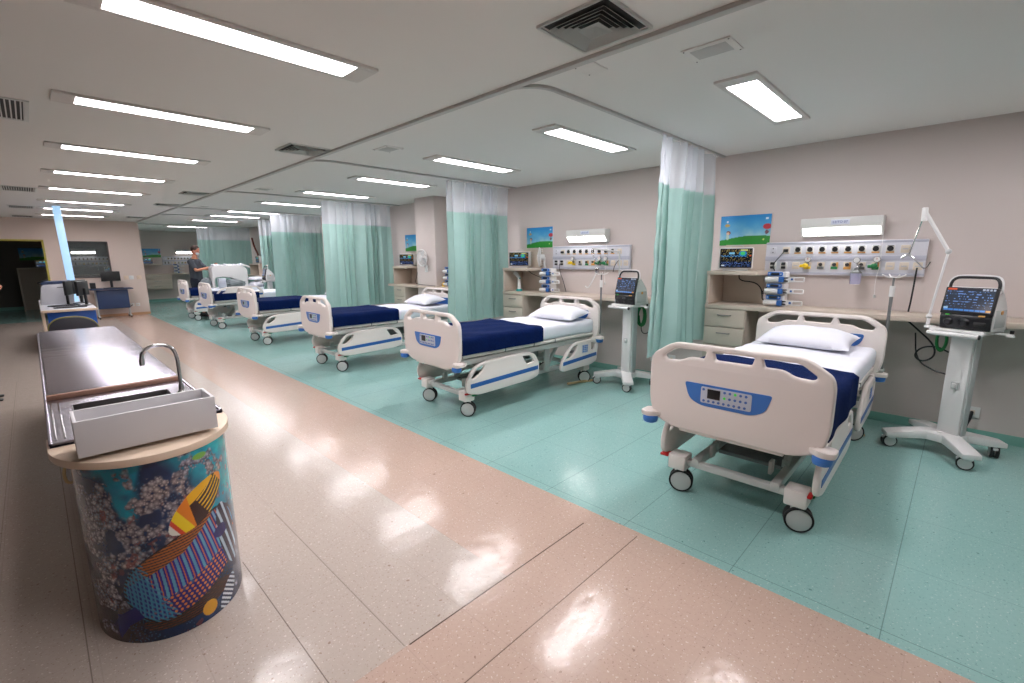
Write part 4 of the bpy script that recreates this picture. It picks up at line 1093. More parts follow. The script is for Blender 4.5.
# wall fans
def fan(loc, face, label, r=0.15):
    t = thing('wall_fan', label, 'fan', loc, face, group='white wall fans')
    b = B(); T = Matrix.Rotation(-PI / 2, 4, 'Y')
    for k in range(6):
        rr = r * (k + 1) / 6
        ring = [(-0.10 - 0.03 * math.cos(rr / r * PI / 2), rr * math.cos(a), rr * math.sin(a)) for a in [2 * PI * i / 28 for i in range(28)]]
        b.tube(ring, 0.003 if k < 5 else 0.008, 'cart_white', 6, closed=True)
    for k in range(16):
        a = 2 * PI * k / 16
        b.tube([(-0.13, 0, 0), (-0.125, 0.5 * r * math.cos(a), 0.5 * r * math.sin(a)), (-0.10, r * math.cos(a), r * math.sin(a)), (-0.05, 0.8 * r * math.cos(a), 0.8 * r * math.sin(a))], 0.002, 'cart_white', 5, smoothpts=1)
    b.build('guard', t)
    b = B()
    for k in range(3):
        a = 2 * PI * k / 3
        b.prism(rounded([(0.02, -0.02, 0.01), (r * 0.85, -0.05, 0.03), (r * 0.85, 0.05, 0.03), (0.02, 0.02, 0.01)]), -0.002, 0.002, 'cart_side', Matrix.Translation((-0.09, 0, 0)) @ Matrix.Rotation(-PI / 2, 4, 'Y') @ Matrix.Rotation(a, 4, 'Z') @ Matrix.Rotation(0.35, 4, 'X'))
    b.build('blades', t)
    b = B(); b.cyl((-0.135, 0, 0), (-0.02, 0, 0), 0.04, 'cart_white', bev=0.006); b.tube([(-0.02, 0, 0), (-0.02, 0, -0.17), (0.0, 0, -0.19)], 0.014, 'cart_white', 8, smoothpts=1)
    b.box(-0.02, 0.0, -0.04, 0.04, -0.26, -0.13, 'cart_white', 0.006); b.build('motor', t)
    return t
fan((5.197, 7.28, 1.60), 0.0, 'white round wall fan on the pillar')
fan((5.50, 4.62, 1.60), -0.75, 'white round fan on the wall behind the second bed pumps', 0.14)

# handheld garment steamer like device
t = thing('handheld_steamer', 'white and teal handheld device standing on the worktop behind the second bed', 'handheld device', (5.33, 5.02, 1.08))
b = B(); b.tube([(0, 0, 0.02), (0, 0.0, 0.12), (0, 0.01, 0.22)], lambda s: 0.035 - 0.018 * s, 'cart_white', 12, smoothpts=2); b.build('body', t)
b = B(); b.tube([(0, -0.01, 0.20), (0, 0.03, 0.235), (0, 0.09, 0.285)], lambda s: 0.022 + 0.012 * s, 'cart_white', 12, smoothpts=1); b.build('nozzle', t)
b = B(); b.lathe([(0, 0), (0.05, 0), (0.05, 0.015), (0.036, 0.03), (0, 0.03)], 'teal_plastic', 20); b.build('base', t)
b = B(); b.tube([(0, -0.02, 0.195), (0, 0.08, 0.25)], 0.015, 'teal_plastic', 8); b.build('trigger', t)

# yellow bottle by the pillar pumps
b = B(); b.lathe([(0, 0), (0.03, 0), (0.03, 0.05), (0.012, 0.065), (0.012, 0.08), (0, 0.08)], 'yellow', 16); o = b.build('container'); o.location = (5.3, 7.0 - 0.09, 1.08); tag(o, 'small yellow container on the worktop beside the pillar pumps', 'container')

# ------------------------------------------------------------------ ventilator carts
def vent_cart(label, loc, rz):
    t = thing('ventilator_cart', label, 'medical cart', loc, rz, group='white ventilator carts')
    cas = [(-0.24, 0.24), (-0.24, -0.26), (0.24, -0.24), (0.24, 0.26)]
    b = B()
    b.prism(rounded([(-0.13, 0.08, 0.03), (-0.13, -0.14, 0.03), (0.13, -0.14, 0.03), (0.13, 0.08, 0.03)]), 0.11, 0.175, 'cart_white', bev=0.01)
    for (x, y) in cas:
        L_ = math.hypot(x, y); a = math.atan2(y, x)
        T = Matrix.Rotation(a, 4, 'Z')
        poly = [(0.02, 0.185), (0.14, 0.18), (L_ - 0.02, 0.15), (L_ + 0.05, 0.135), (L_ + 0.05, 0.098), (L_ - 0.05, 0.098), (0.16, 0.11), (0.02, 0.11)]
        b.prism(poly[::-1], -0.06, 0.06, 'cart_white', T @ Matrix(((1, 0, 0, 0), (0, 0, 1, 0), (0, 1, 0, 0), (0, 0, 0, 1))), bev=0.006)
    b.build('base', t)
    for k, (x, y) in enumerate(cas):
        b = B(); b.box(-0.032, 0.032, -0.03, 0.03, 0.072, 0.108, 'cart_white', 0.012); b.box(-0.062, -0.01, -0.015, 0.015, 0.07, 0.092, 'cart_white', 0.006)
        c = b.build('caster', t); c.location = (x, y, 0)
        b = B()
        for s in (1, -1):
            T = Matrix.Translation((-0.01, s * 0.016, 0.052)) @ Matrix.Rotation(-s * PI / 2, 4, 'X')
            b.lathe([(0.036, -0.012), (0.048, -0.012), (0.052, -0.004), (0.052, 0.006), (0.048, 0.010), (0.042, 0.011)], 'rubber', 24, T); b.lathe([(0, 0.012), (0.034, 0.0115), (0.043, 0.0095), (0.043, -0.012), (0, -0.012)], 'wheel_hub', 24, T)
        b.build('wheel', c); c.rotation_euler.z = (-0.75, -1.2, 0.5, 0.3)[k]
    b = B(); b.box(-0.055, 0.055, -0.115, 0.025, 0.16, 1.0, 'cart_white', 0.012); b.box(-0.03, 0.05, -0.127, -0.110, 0.17, 0.99, 'cart_side', 0.006); b.build('column', t)
    b = B(); b.box(-0.072, -0.055, -0.070, -0.026, 0.55, 0.61, 'cart_side', 0.006); b.box(-0.082, -0.07, -0.06, -0.036, 0.565, 0.60, 'cart_white', 0.004); b.build('latch', t)
    b = B(); b.box(-0.16, 0.17, -0.20, 0.13, 1.0, 1.03, 'cart_white', 0.010); b.box(-0.19, -0.14, -0.02, 0.02, 0.985, 1.0, 'cart_white', 0.003); b.build('tray', t)
    b = B(); b.cyl((-0.20, 0.12, 0.995), (-0.20, -0.19, 0.995), 0.017, 'cart_white', bev=0.004); b.box(-0.205, -0.12, 0.08, 0.11, 0.99, 1.01, 'cart_white', 0.004); b.box(-0.205, -0.12, -0.18, -0.15, 0.99, 1.01, 'cart_white', 0.004)
    b.cyl((-0.20, -0.19, 0.995), (-0.20, -0.195, 0.995), 0.018, 'black'); b.build('push_handle', t)
    b = B(); b.box(0.0, 0.03, -0.30, -0.18, 1.005, 1.02, 'cart_white', 0.003); b.cyl((0.015, -0.29, 1.02), (0.015, -0.29, 1.045), 0.012, 'black'); b.box(-0.02, 0.02, -0.31, -0.27, 0.995, 1.01, 'cart_white', 0.004); b.build('side_bracket', t)
    return t
def ventilator(label, loc, rz):
    t = thing('ventilator', label, 'ventilator', loc, rz, group='table ventilators')
    SH = Matrix.Translation((0, -0.07, 0)) @ Matrix.Diagonal((1, 0.92, 0.94, 1))
    T = Matrix(((1, 0, 0, 0), (0, 0, 1, 0), (0, 1, 0, 0), (0, 0, 0, 1)))   # prism xy -> x,z ; extrude along y
    b = B(); side = rounded([(-0.12, 0.0, 0.02), (-0.125, 0.10, 0.02), (-0.072, 0.345, 0.01), (-0.03, 0.33, 0.03), (0.08, 0.20, 0.05), (0.12, 0.0, 0.02)])
    b.prism(side[::-1], -0.165, 0.165, 'cart_white', T, bev=0.006); b.box(-0.09, 0.07, -0.17, -0.16, 0.03, 0.17, 'cart_side', 0.004); b.cyl((-0.01, -0.166, 0.15), (-0.01, -0.175, 0.15), 0.016, 'orange'); b.build('case', t)
    ln = Matrix.Translation((-0.135, 0, 0.125)) @ Matrix.Rotation(math.atan2(0.06, 0.27), 4, 'Y')
    b = B(); b.box(-0.012, 0.012, -0.168, 0.168, 0.0, 0.22, 'black', 0.008, mtx=ln); b.prism(rounded([(-0.13, 0.005, 0.01), (-0.148, 0.11, 0.02), (-0.125, 0.14, 0.01), (-0.10, 0.13, 0.01), (-0.10, 0.005, 0.01)])[::-1], -0.162, 0.162, 'black', T, bev=0.005); b.build('front_panel', t)
    o = painted('screen', 130, 80, lambda s, v: (np.full_like(s, -0.0135), 0.15 - s * 0.30, 0.022 + v * 0.188), screen_fn('vent'), 'screen', t); o.matrix_basis = ln
    b = B()
    for yy, r in ((0.105, 0.028), (0.0, 0.032)):
        TT = Matrix.Translation((-0.138, yy, 0.062)) @ Matrix.Rotation(-PI / 2, 4, 'Y') @ Matrix.Rotation(-0.15, 4, 'Y')
        b.lathe([(0, 0.022), (r * 0.7, 0.022), (r * 0.8, 0.016), (r, 0.006), (r + 0.006, 0.0)], 'black', 24, TT)
    b.box(-0.148, -0.135, -0.135, -0.06, 0.04, 0.075, 'rubber', 0.004); b.build('knobs', t)
    b = B(); b.box(-0.153, -0.140, -0.125, -0.085, 0.118, 0.128, 'orange', 0.002); b.box(-0.153, -0.140, 0.10, 0.125, 0.118, 0.125, 'green_led', 0.002); b.build('indicator_keys', t)
    b = B(); b.tube([(-0.085, 0.15, 0.32), (-0.07, 0.15, 0.385), (-0.055, 0.125, 0.415), (-0.05, 0.09, 0.42), (-0.05, -0.09, 0.42), (-0.055, -0.125, 0.415), (-0.065, -0.15, 0.385), (-0.075, -0.155, 0.32)], 0.011, 'black', 10, smoothpts=1)
    b.tube([(-0.075, 0.17, 0.30), (-0.06, 0.165, 0.395), (-0.045, 0.13, 0.432), (-0.04, 0.0, 0.436), (-0.045, -0.13, 0.432), (-0.055, -0.165, 0.395), (-0.065, -0.17, 0.30)], 0.008, 'cart_white', 8, smoothpts=2); b.build('handle', t)
    for c in [x for x in bpy.data.objects if x.parent == t]: c.matrix_basis = SH @ c.matrix_basis
    return t
C1 = (5.03, -0.02); C2 = (5.08, 2.95)
phi1, phi2 = -math.radians(21), -math.radians(11)
cart1 = vent_cart('large white wheeled ventilator cart at the right, beside the front bed', (C1[0], C1[1], 0), phi1)
cart2 = dup(cart1, (C2[0], C2[1], 0), phi2, label='white wheeled ventilator cart between the second bed and the front curtain')
v1 = ventilator('black and white ventilator with a lit blue screen on the cart beside the front bed', (C1[0], C1[1], 1.03), phi1)
v2 = dup(v1, (C2[0], C2[1], 1.03), phi2, label='black and white ventilator with a lit screen on the cart beside the second bed')
b = B(); b.tube([(4.985, 0.17, 1.02), (4.985, 0.17, 1.13)], 0.013, 'cart_white', 10); b.ball((4.985, 0.17, 1.11), 0.02, 0.02, 0.02, 'cart_white', 8); b.box(4.96, 5.02, 0.12, 0.19, 1.015, 1.035, 'cart_white', 0.004)
b.tube([(4.985, 0.17, 1.12), (4.99, 0.115, 1.62)], 0.009, 'cart_white', 10); b.ball((4.99, 0.115, 1.62), 0.02, 0.02, 0.022, 'cart_side', 8)
b.tube([(4.99, 0.115, 1.62), (5.0, 0.285, 1.93)], 0.013, 'cart_white', 10); b.cyl((5.0, 0.285, 1.86), (5.0, 0.29, 1.965), 0.02, 'cart_white', bev=0.005)
b.build('support_arm', cart1, world=True)
b = B(); b.tube([(5.0, 0.295, 1.88), (5.06, 0.33, 1.72), (5.08, 0.355, 1.60)], 0.005, 'chrome', 8, smoothpts=1); b.tube([(5.08, 0.40, 1.57), (5.08, 0.37, 1.60), (5.08, 0.34, 1.59), (5.08, 0.32, 1.57)], 0.008, 'chrome', 8, smoothpts=1)
b.tube([(5.08, 0.34, 1.59), (5.09, 0.30, 1.54), (5.10, 0.255, 1.485), (5.10, 0.235, 1.49), (5.10, 0.215, 1.54)], 0.006, 'chrome', 8, smoothpts=1); b.build('tube_holder', cart1, world=True)
# second cart's folding arm
b = B(); b.tube([(5.10, 3.13, 1.02), (5.10, 3.13, 1.10)], 0.012, 'cart_side', 8); b.tube([(5.10, 3.13, 1.10), (5.28, 3.20, 1.42), (5.28, 3.21, 1.66)], 0.010, 'cart_side', 8); b.tube([(5.28, 3.21, 1.66), (5.27, 3.38, 1.68), (5.27, 3.62, 1.71)], 0.010, 'cart_side', 8); b.tube([(5.27, 3.62, 1.71), (5.27, 3.60, 1.60), (5.27, 3.54, 1.52)], 0.006, 'chrome', 8); b.build('support_arm', cart2, world=True)
b = B(); b.tube([(5.07, 3.40, 1.42), (5.07, 3.45, 1.32), (5.07, 3.52, 1.21), (5.07, 3.55, 1.20), (5.07, 3.58, 1.22)], 0.008, 'cart_white', 8, smoothpts=1); b.box(5.05, 5.09, 3.38, 3.42, 1.40, 1.46, 'chrome', 0.006); b.tube([(5.07, 3.40, 1.43), (5.04, 3.38, 1.38)], 0.006, 'chrome')
b.build('drip_arm', bed_objs[1], world=True)
# hose and cable coils behind the cart columns
def coil(cx, cy, cz, ry, rz_, n, r, m, label, tilt=0.03, cat='hose', name='hose'):
    pts = []
    for k in range(n * 20 + 1):
        a = 2 * PI * k / 20; q = 1 + 0.12 * math.sin(k * 0.37)
        pts.append((tilt * (k / 20), ry * q * math.cos(a), rz_ * q * math.sin(a)))
    b = B(); b.tube(pts, r, m, 8); o = b.build(name); o.location = (cx, cy, cz); return tag(o, label, cat)
coil(5.14, 0.075, 0.90, 0.03, 0.085, 4, 0.008, 'green_hose', 'green oxygen hose coiled behind the large ventilator cart column', tilt=0.016)
coil(5.2, 2.84, 0.87, 0.05, 0.12, 4, 0.008, 'green_hose', 'green oxygen hose coiled behind the second ventilator cart column', tilt=0.016)
cable([(5.5, 0.34, 1.02), (5.4, 0.25, 0.95), (5.25, 0.12, 0.85), (5.22, 0.10, 0.75), (5.22, 0.18, 0.69), (5.22, 0.24, 0.74), (5.22, 0.20, 0.82), (5.22, 0.10, 0.84), (5.2, 0.02, 0.80)], 0.007, 'black', 'black cable looping below the worktop to the large ventilator cart', sm=3)
cable([(5.5, 0.26, 0.9), (5.24, 0.22, 0.70), (5.22, 0.10, 0.63), (5.18, 0.02, 0.62)], 0.006, 'black', 'lower black cable sagging behind the large ventilator cart', sm=3)
cable([(5.26, 2.74, 1.0), (5.26, 2.71, 0.8), (5.26, 2.74, 0.66), (5.26, 2.83, 0.64), (5.26, 2.86, 0.74), (5.26, 2.80, 0.8)], 0.006, 'black', 'black cable loop hanging behind the second ventilator cart', sm=3)

# distant carts / bays
cart3 = dup(cart1, (4.50, 13.62, 0), -0.1, label='small far white cart beside the narrow curtain sliver', skip=('support_arm', 'tube_holder', 'side_bracket'))
v3 = dup(v1, (4.50, 13.62, 1.03), -0.1, label='dark screened ventilator on the far cart beside the narrow curtain sliver')
mon4 = dup(mon0, (5.35, 17.0, 1.46), 0.0, label='far patient monitor on a shelf at the end of the bed wall')
b = B(); b.box(5.15, 5.595, 16.5, 17.35, 1.42, 1.46, 'cabinet', 0.002); b.box(5.17, 5.59, 16.5, 16.52, 1.08, 1.42, 'cabinet'); b.box(5.17, 5.59, 17.33, 17.35, 1.08, 1.42, 'cabinet')
o = b.build('monitor_shelf'); bake_loc(o, (5.37, 16.9, 1.08)); tag(o, 'far beige monitor shelf beside the flat spread curtain', 'shelf', 'monitor shelves on the worktop')
worktop(15.3, 17.9, 'far beige worktop beside the flat spread curtain')
cable([(5.45, 17.75, 2.32), (5.45, 17.6, 2.0), (5.5, 17.45, 1.78), (5.5, 17.4, 1.5)], 0.03, 'brown_hose', 'brown hose hanging on the wall beside the flat spread curtain', 'hose', name='hose')

# ---- end bay wall (faces the camera), and the unlit room beside it
E_ = -PI / 2     # items built facing -X turned to face -Y : rotate +90deg
TR = PI / 2
dup(rail0, (5.0, BY - 0.01, 1.40), TR, label='far wall rail of gas outlets beside the standing man') 
for o_ in [x for x in bpy.data.objects if x.get('label') == 'far wall rail of gas outlets beside the standing man']:
    o_.location = (3.62, BY - 0.01, 1.40)
dup(lamp0, (4.40, BY - 0.01, 1.83), TR, label='lit white wall lamp on the end wall behind the standing man')
p4 = thing('wall_poster', 'far blue and green picture on the end wall of the last bay', 'poster', (3.32, BY - 0.008, 1.70), TR, group='blue and green wall posters')
painted('printed_face', 50, 30, lambda s, v: (np.full_like(s, -0.0062), 0.28 - s * 0.56, v * 0.33), poster_fn, 'poster', p4)
b = B(); b.box(-0.006, 0.004, -0.28, 0.28, 0, 0.33, 'label'); b.build('backing_sheet', p4)
dup(mon0, (3.12, BY - 0.28, 1.44), TR, label='far patient monitor on a shelf of the end wall')
t = thing('bedside_cabinet', 'far wall hung beige drawer cabinet in the end bay', 'cabinet', (3.35, BY - 0.2, 0.5), group='beige bedside cabinets')
b = B(); b.box(2.9, 3.78, BY - 0.42, BY - 0.005, 0.50, 1.04, 'cabinet', 0.003); b.build('carcass', t, world=True)
for zz in (0.51, 0.69, 0.87):
    b = B(); b.box(2.92, 3.76, BY - 0.44, BY - 0.42, zz, zz + 0.165, 'cabinet_edge', 0.002); b.box(3.2, 3.45, BY - 0.455, BY - 0.44, zz + 0.1, zz + 0.108, 'chrome'); b.build('drawer', t, world=True)
b = B(); b.box(2.55, 5.58, BY - 0.45, BY - 0.005, 1.04, 1.08, 'cabinet', 0.003); b.box(4.65, 4.69, BY - 0.43, BY - 0.01, 0.5, 1.04, 'cabinet'); o = b.build('worktop'); bake_loc(o, (4.0, BY - 0.2, 1.04)); tag(o, 'far beige worktop along the end bay wall', 'worktop', 'beige wall worktops')
b = B(); b.box(2.7, 3.5, BY - 0.42, BY - 0.005, 1.40, 1.44, 'cabinet', 0.003); b.box(2.7, 2.72, BY - 0.42, BY - 0.005, 1.08, 1.40, 'cabinet'); o = b.build('monitor_shelf'); bake_loc(o, (3.1, BY - 0.2, 1.08)); tag(o, 'far beige monitor shelf on the end bay wall', 'shelf', 'monitor shelves on the worktop')
for k in range(3):
    o = copy_tree(inf0); o.location = (3.98, BY - 0.3, 1.08 + 0.119 * k); o.rotation_euler = (0, 0, TR); o['label'] = 'far white and blue infusion pump on the end bay worktop, %s of its stack' % lv[k]
# unlit side room seen through the window and doorway
dup(lamp0, (1.38, BY - 0.01, 1.83), TR, label='lit wall lamp seen through the dark interior window')
dup(rail0, (0.95, BY - 0.01, 1.40), TR, label='gas outlet rail seen through the dark interior window')
dup(mon0, (2.02, BY - 0.3, 1.12), TR, label='small lit monitor seen through the dark interior window')
dup(mon0, (0.30, BY - 0.9, 1.38), TR, label='small lit monitor glowing inside the dark doorway')
b = B(); b.box(-0.3, 0.6, BY - 1.1, BY - 0.4, 1.335, 1.38, 'cabinet', 0.003); b.box(-0.3, -0.27, BY - 1.1, BY - 0.4, 0, 1.335, 'cabinet'); b.box(0.57, 0.6, BY - 1.1, BY - 0.4, 0, 1.335, 'cabinet'); b.box(-0.3, 0.6, BY - 0.42, BY - 0.4, 0, 1.335, 'cabinet')
o = b.build('tall_cabinet'); bake_loc(o, (0.15, BY - 0.75, 0)); tag(o, 'beige open cabinet in the dark room under the glowing monitor', 'cabinet')
b = B(); b.box(0.75, 2.24, BY - 0.45, BY - 0.005, 1.075, 1.12, 'cabinet', 0.003); b.box(0.75, 0.78, BY - 0.45, BY - 0.01, 0, 1.075, 'cabinet'); o = b.build('worktop'); bake_loc(o, (1.5, BY - 0.2, 0)); tag(o, 'dim beige worktop inside the dark room behind the window', 'worktop', 'beige wall worktops')
p5 = thing('wall_poster', 'dim picture on the wall inside the dark doorway', 'poster', (0.15, BY - 0.008, 1.62), TR, group='blue and green wall posters')
painted('printed_face', 40, 25, lambda s, v: (np.full_like(s, -0.0062), 0.35 - s * 0.7, v * 0.4), poster_fn, 'poster', p5)
b = B(); b.box(-0.006, 0.004, -0.35, 0.35, 0, 0.4, 'label'); b.build('backing_sheet', p5)

# ------------------------------------------------------------------ aisle counter with sink (foreground)
def art_fn(s, v):
    """tropical reef photo: s 0..1 across the half round front, v 0..1 upward. metres U,z"""
    Uc = (s * 2 - 1) * 0.49; z = v * 0.80
    n1 = fbm(Uc * 14, z * 14, 1, 5); n2 = fbm(Uc * 30 + 3, z * 30, 7, 4); n3 = fbm(Uc * 60, z * 60 + 9, 13, 3); n4 = fbm(Uc * 6 + 2, z * 6, 21, 3)
    c = [12 + 20 * n1, 26 + 34 * n1, 52 + 50 * n1]
    # teal water in the upper right and in patches
    c = layer(c, np.clip((Uc * 1.6 + z * 1.3 - 0.95) * 5, 0, 1) * (0.5 + n1), (24 + 0 * z, 140 + 60 * n2, 158 + 50 * n2))
    c = layer(c, np.clip((n4 - 0.56) * 9, 0, 1) * (z > 0.45) * 0.9, (20 + 0 * z, 120 + 60 * n2, 150 + 50 * n2))
    # reddish brown tone low on the far side
    c = layer(c, np.clip((0.35 - z) * 4, 0, 1) * np.clip((-Uc - 0.1) * 6, 0, 1) * 0.8, (58 + 30 * n2, 26 + 20 * n2, 28 + 16 * n2))
    # knobbly white coral heads
    band = np.exp(-((z - (0.50 - 0.0 * Uc)) / 0.26) ** 2) * np.exp(-((Uc + 0.22) / 0.34) ** 2) + 0.9 * np.exp(-((z - 0.70) / 0.09) ** 2) * np.exp(-((Uc - 0.06) / 0.14) ** 2) + 0.5 * np.exp(-((z - 0.2) / 0.16) ** 2) * (Uc < -0.25)
    def cells(sc, seed):
        x = Uc * sc; y = z * sc; i0 = np.floor(x); j0 = np.floor(y); best = np.full_like(x, 9.0); idv = np.zeros_like(x)
        for di in (-1, 0, 1):
            for dj in (-1, 0, 1):
                i = i0 + di; j = j0 + dj
                h1 = np.mod(np.sin(i * 127.1 + j * 311.7 + seed) * 43758.5453, 1); h2 = np.mod(np.sin(i * 269.5 + j * 183.3 + seed) * 43758.5453, 1)
                d = np.hypot(i + h1 - x, j + h2 - y); m_ = d < best; idv = np.where(m_, h1 * 0.5 + h2 * 0.5, idv); best = np.where(m_, d, best)
        return best, idv
    d1, id1 = cells(34, 1.3); d2, id2 = cells(70, 5.1); clump = fbm(Uc * 16 + 7, z * 16, 55, 3)
    cm = np.clip((band * 0.55 + clump * 1.5 + 0.25 * n4 - 1.20) * 8, 0, 1) * (d1 < 0.5 + 0.2 * id1) + np.clip((band * 0.55 + clump * 1.3 - 1.10) * 8, 0, 1) * (d2 < 0.5)
    cm = np.clip(cm, 0, 1)
    sh = np.clip(1.08 - 1.5 * np.minimum(d1, d2 * 1.1), 0.2, 1) * (0.55 + 0.45 * id2)
    tint = fbm(Uc * 9 + 4, z * 9, 33, 3)
    c = layer(c, cm, (40 + 190 * sh * (0.85 + 0.2 * tint), 36 + 176 * sh, 50 + 170 * sh * (1.1 - 0.3 * tint)))
    c = layer(c, (n2 > 0.66) * (z < 0.62) * (tint > 0.5) * 0.6, (128, 62, 62))
    c = layer(c, ((d2 < 0.22) * (n1 < 0.45)) * 0.5, (60, 120, 160))
    c = layer(c, (((Uc - 0.135) / 0.035) ** 2 + ((z - 0.765) / 0.014) ** 2 < 1) * 0.9, (120, 170, 60))
    def rot(x0, y0, a):
        ca, sa = math.cos(a), math.sin(a); return (Uc - x0) * ca + (z - y0) * sa, -(Uc - x0) * sa + (z - y0) * ca
    # large striped fish
    p, q = rot(0.045, 0.292, math.radians(24))
    body = (np.abs(p / 0.292) ** 2.7 + np.abs(q / 0.165) ** 2.4) < 1
    edge = (np.abs(p / 0.292) ** 2.7 + np.abs(q / 0.165) ** 2.4)
    c = layer(c, body * 1.0, (30 + 20 * (1 - v), 24 + 20 * n1, 78 + 60 * (1 - edge)))
    bend = p * (1 + 0.8 * q) - 0.24 * q
    st = np.mod(bend / 0.0335, 1.0); midz = (q > -0.075 + 0.02 * n2) & (q < 0.085 + 0.25 * np.maximum(p, 0))
    c = layer(c, body * midz * (st < 0.36) * (edge < 0.9) * 1.0, (70 + 60 * v, 132 + 40 * n2, 178 + 20 * n2))
    c = layer(c, body * midz * (st > 0.58) * (st < 0.72) * 1.0, (200, 104, 44))
    dots = (np.hypot(np.mod(p / 0.021, 1) - 0.5, np.mod(q / 0.019 + 0.5 * np.floor(np.mod(p / 0.021, 2)), 1) - 0.5) < 0.30)
    c = layer(c, body * (q < -0.05) * 0.6, (40, 30, 100)); c = layer(c, body * dots * (q < -0.05) * (edge < 0.92) * 1.0, (214, 122, 66))
    top = body * (q > 0.085 + 0.25 * np.maximum(p, 0))
    c = layer(c, top * 1.0, (168, 96, 44)); c = layer(c, top * (np.mod((q + 0.3 * p) / 0.013, 1) < 0.38) * 1.0, (46, 26, 30))
    c = layer(c, body * (p < -0.17) * 0.6, (30, 60, 130)); c = layer(c, body * (p < -0.17) * (np.mod(bend / 0.0167, 1) < 0.4) * 0.8, (64, 146, 186))
    c = layer(c, body * (edge > 0.90) * 0.9, (26, 16, 24))
    c = layer(c, body * (p < -0.15) * (np.mod((p * 0.9 + q * 0.5) / 0.018, 1) < 0.4) * 0.8, (60, 140, 175))
    # face of the large fish
    p2, q2 = rot(0.245, 0.335, 0.2)
    face = ((p2 / 0.062) ** 2 + (q2 / 0.17) ** 2 < 1)
    c = layer(c, face * 1.0, (24, 22, 56)); c = layer(c, face * (np.mod((p2 + 0.12 * q2) / 0.040, 1) > 0.62) * 0.9, (190, 214, 226))
    c = layer(c, (((Uc - 0.20) / 0.045) ** 2 + ((z - 0.375) / 0.03) ** 2 < 1) * 0.95, (34, 32, 96))
    # tail
    p3, q3 = rot(-0.25, 0.11, 0.5)
    c = layer(c, ((np.abs(p3) < 0.075) & (np.abs(q3) < 0.03 + 0.45 * np.maximum(-p3, 0))) * 1.0, (24, 26, 104)); c = layer(c, (((Uc + 0.335) / 0.05) ** 2 + ((z - 0.125) / 0.03) ** 2 < 1) * 0.9, (12, 14, 34))
    # lower fin, dark with fine orange lines
    p4_, q4 = rot(0.02, 0.10, 0.12)
    fin = ((p4_ / 0.20) ** 2 + (q4 / 0.05) ** 2 < 1) & (~body)
    c = layer(c, fin * 1.0, (22, 14, 22)); c = layer(c, fin * (np.mod(q4 / 0.011 + p4_ * 6, 1) < 0.25) * 0.7, (150, 80, 40))
    # yellow patch and striped fish at the bottom right
    c = layer(c, (((Uc - 0.09) / 0.035) ** 2 + ((z - 0.055) / 0.035) ** 2 < 1) * 1.0, (220, 160, 40))
    p5_, q5 = rot(0.20, 0.06, 0.9)
    f5 = ((p5_ / 0.08) ** 2 + (q5 / 0.038) ** 2 < 1)
    c = layer(c, f5 * 1.0, (60, 64, 84)); c = layer(c, f5 * (np.mod(p5_ / 0.018, 1) < 0.5) * 1.0, (206, 214, 224))
    # small yellow and black fish
    p6, q6 = rot(0.105, 0.555, math.radians(33))
    f6 = (np.abs(p6 / 0.160) ** 1.8 + np.abs(q6 / 0.074) ** 1.7) < 1
    c = layer(c, f6 * 1.0, (54, 24, 22)); c = layer(c, f6 * (q6 > 0.030 - 0.1 * np.minimum(p6, 0)) * (p6 < 0.12) * 1.0, (232, 176, 30))
    c = layer(c, f6 * (np.mod((q6 - 1.6 * (p6 - 0.02) ** 2) / 0.019, 1) < 0.36) * (p6 > 0.0) * (q6 < 0.03) * 1.0, (236, 190, 50))
    c = layer(c, f6 * (p6 < -0.045 + 0.4 * q6) * 1.0, (226, 128, 26)); c = layer(c, f6 * (p6 < -0.078) * 1.0, (240, 208, 30)); c = layer(c, f6 * (p6 < -0.118) * 1.0, (206, 66, 36)); c = layer(c, f6 * (p6 < -0.135) * 1.0, (226, 226, 216))
    c = layer(c, f6 * (p6 > 0.135) * 1.0, (226, 140, 36))
    return [np.clip(x, 0, 255) for x in c]
AX, AY, RX, RY = 0.285, 2.60, 0.28, 0.345
counter = thing('sink_counter', 'long steel topped sink counter with a rounded end wrapped in a tropical fish photo', 'counter', (0.285, 4.6, 0))
oc = Vector(counter.location)
painted('reef_photo_wrap', 460, 400, lambda s, v: (AX - oc.x + RX * np.sin((s * 2 - 1) * PI / 2), AY - oc.y - RY * np.cos((s * 2 - 1) * PI / 2), 0.0 + v * 0.80), art_fn, 'art', counter)
b = B()
hw = [(AX + (RX - 0.006) * math.sin(a), AY - (RY - 0.006) * math.cos(a)) for a in [(-1 + 2 * k / 40) * PI / 2 for k in range(41)]] + [(0.55, 7.0), (0.02, 7.0)]
b.prism([q for q in hw if q[1] < 2.7][::-1] if False else [(x_, min(y_, 2.78)) for x_, y_ in hw][::-1], 0.0, 0.80, 'box_white'); b.box(0.02, 0.55, 2.78, 7.0, 0, 0.62, 'box_white'); b.box(0.02, 0.04, 2.78, 7.0, 0.62, 0.80, 'box_white'); b.box(0.53, 0.55, 2.78, 7.0, 0.62, 0.80, 'box_white'); b.box(0.02, 0.55, 3.4, 7.0, 0.62, 0.80, 'box_white'); b.build('body', counter, world=True)
b = B(); bw = [(0.27 + 0.322 * math.sin(a), 2.63 - 0.385 * math.cos(a)) for a in [(-1 + 2 * k / 40) * PI / 2 for k in range(41)]] + [(0.592, 2.79), (-0.052, 2.79)]
b.prism(bw[::-1], 0.80, 0.832, 'wood_edge', bev=0.003); b.build('wooden_top', counter, world=True)
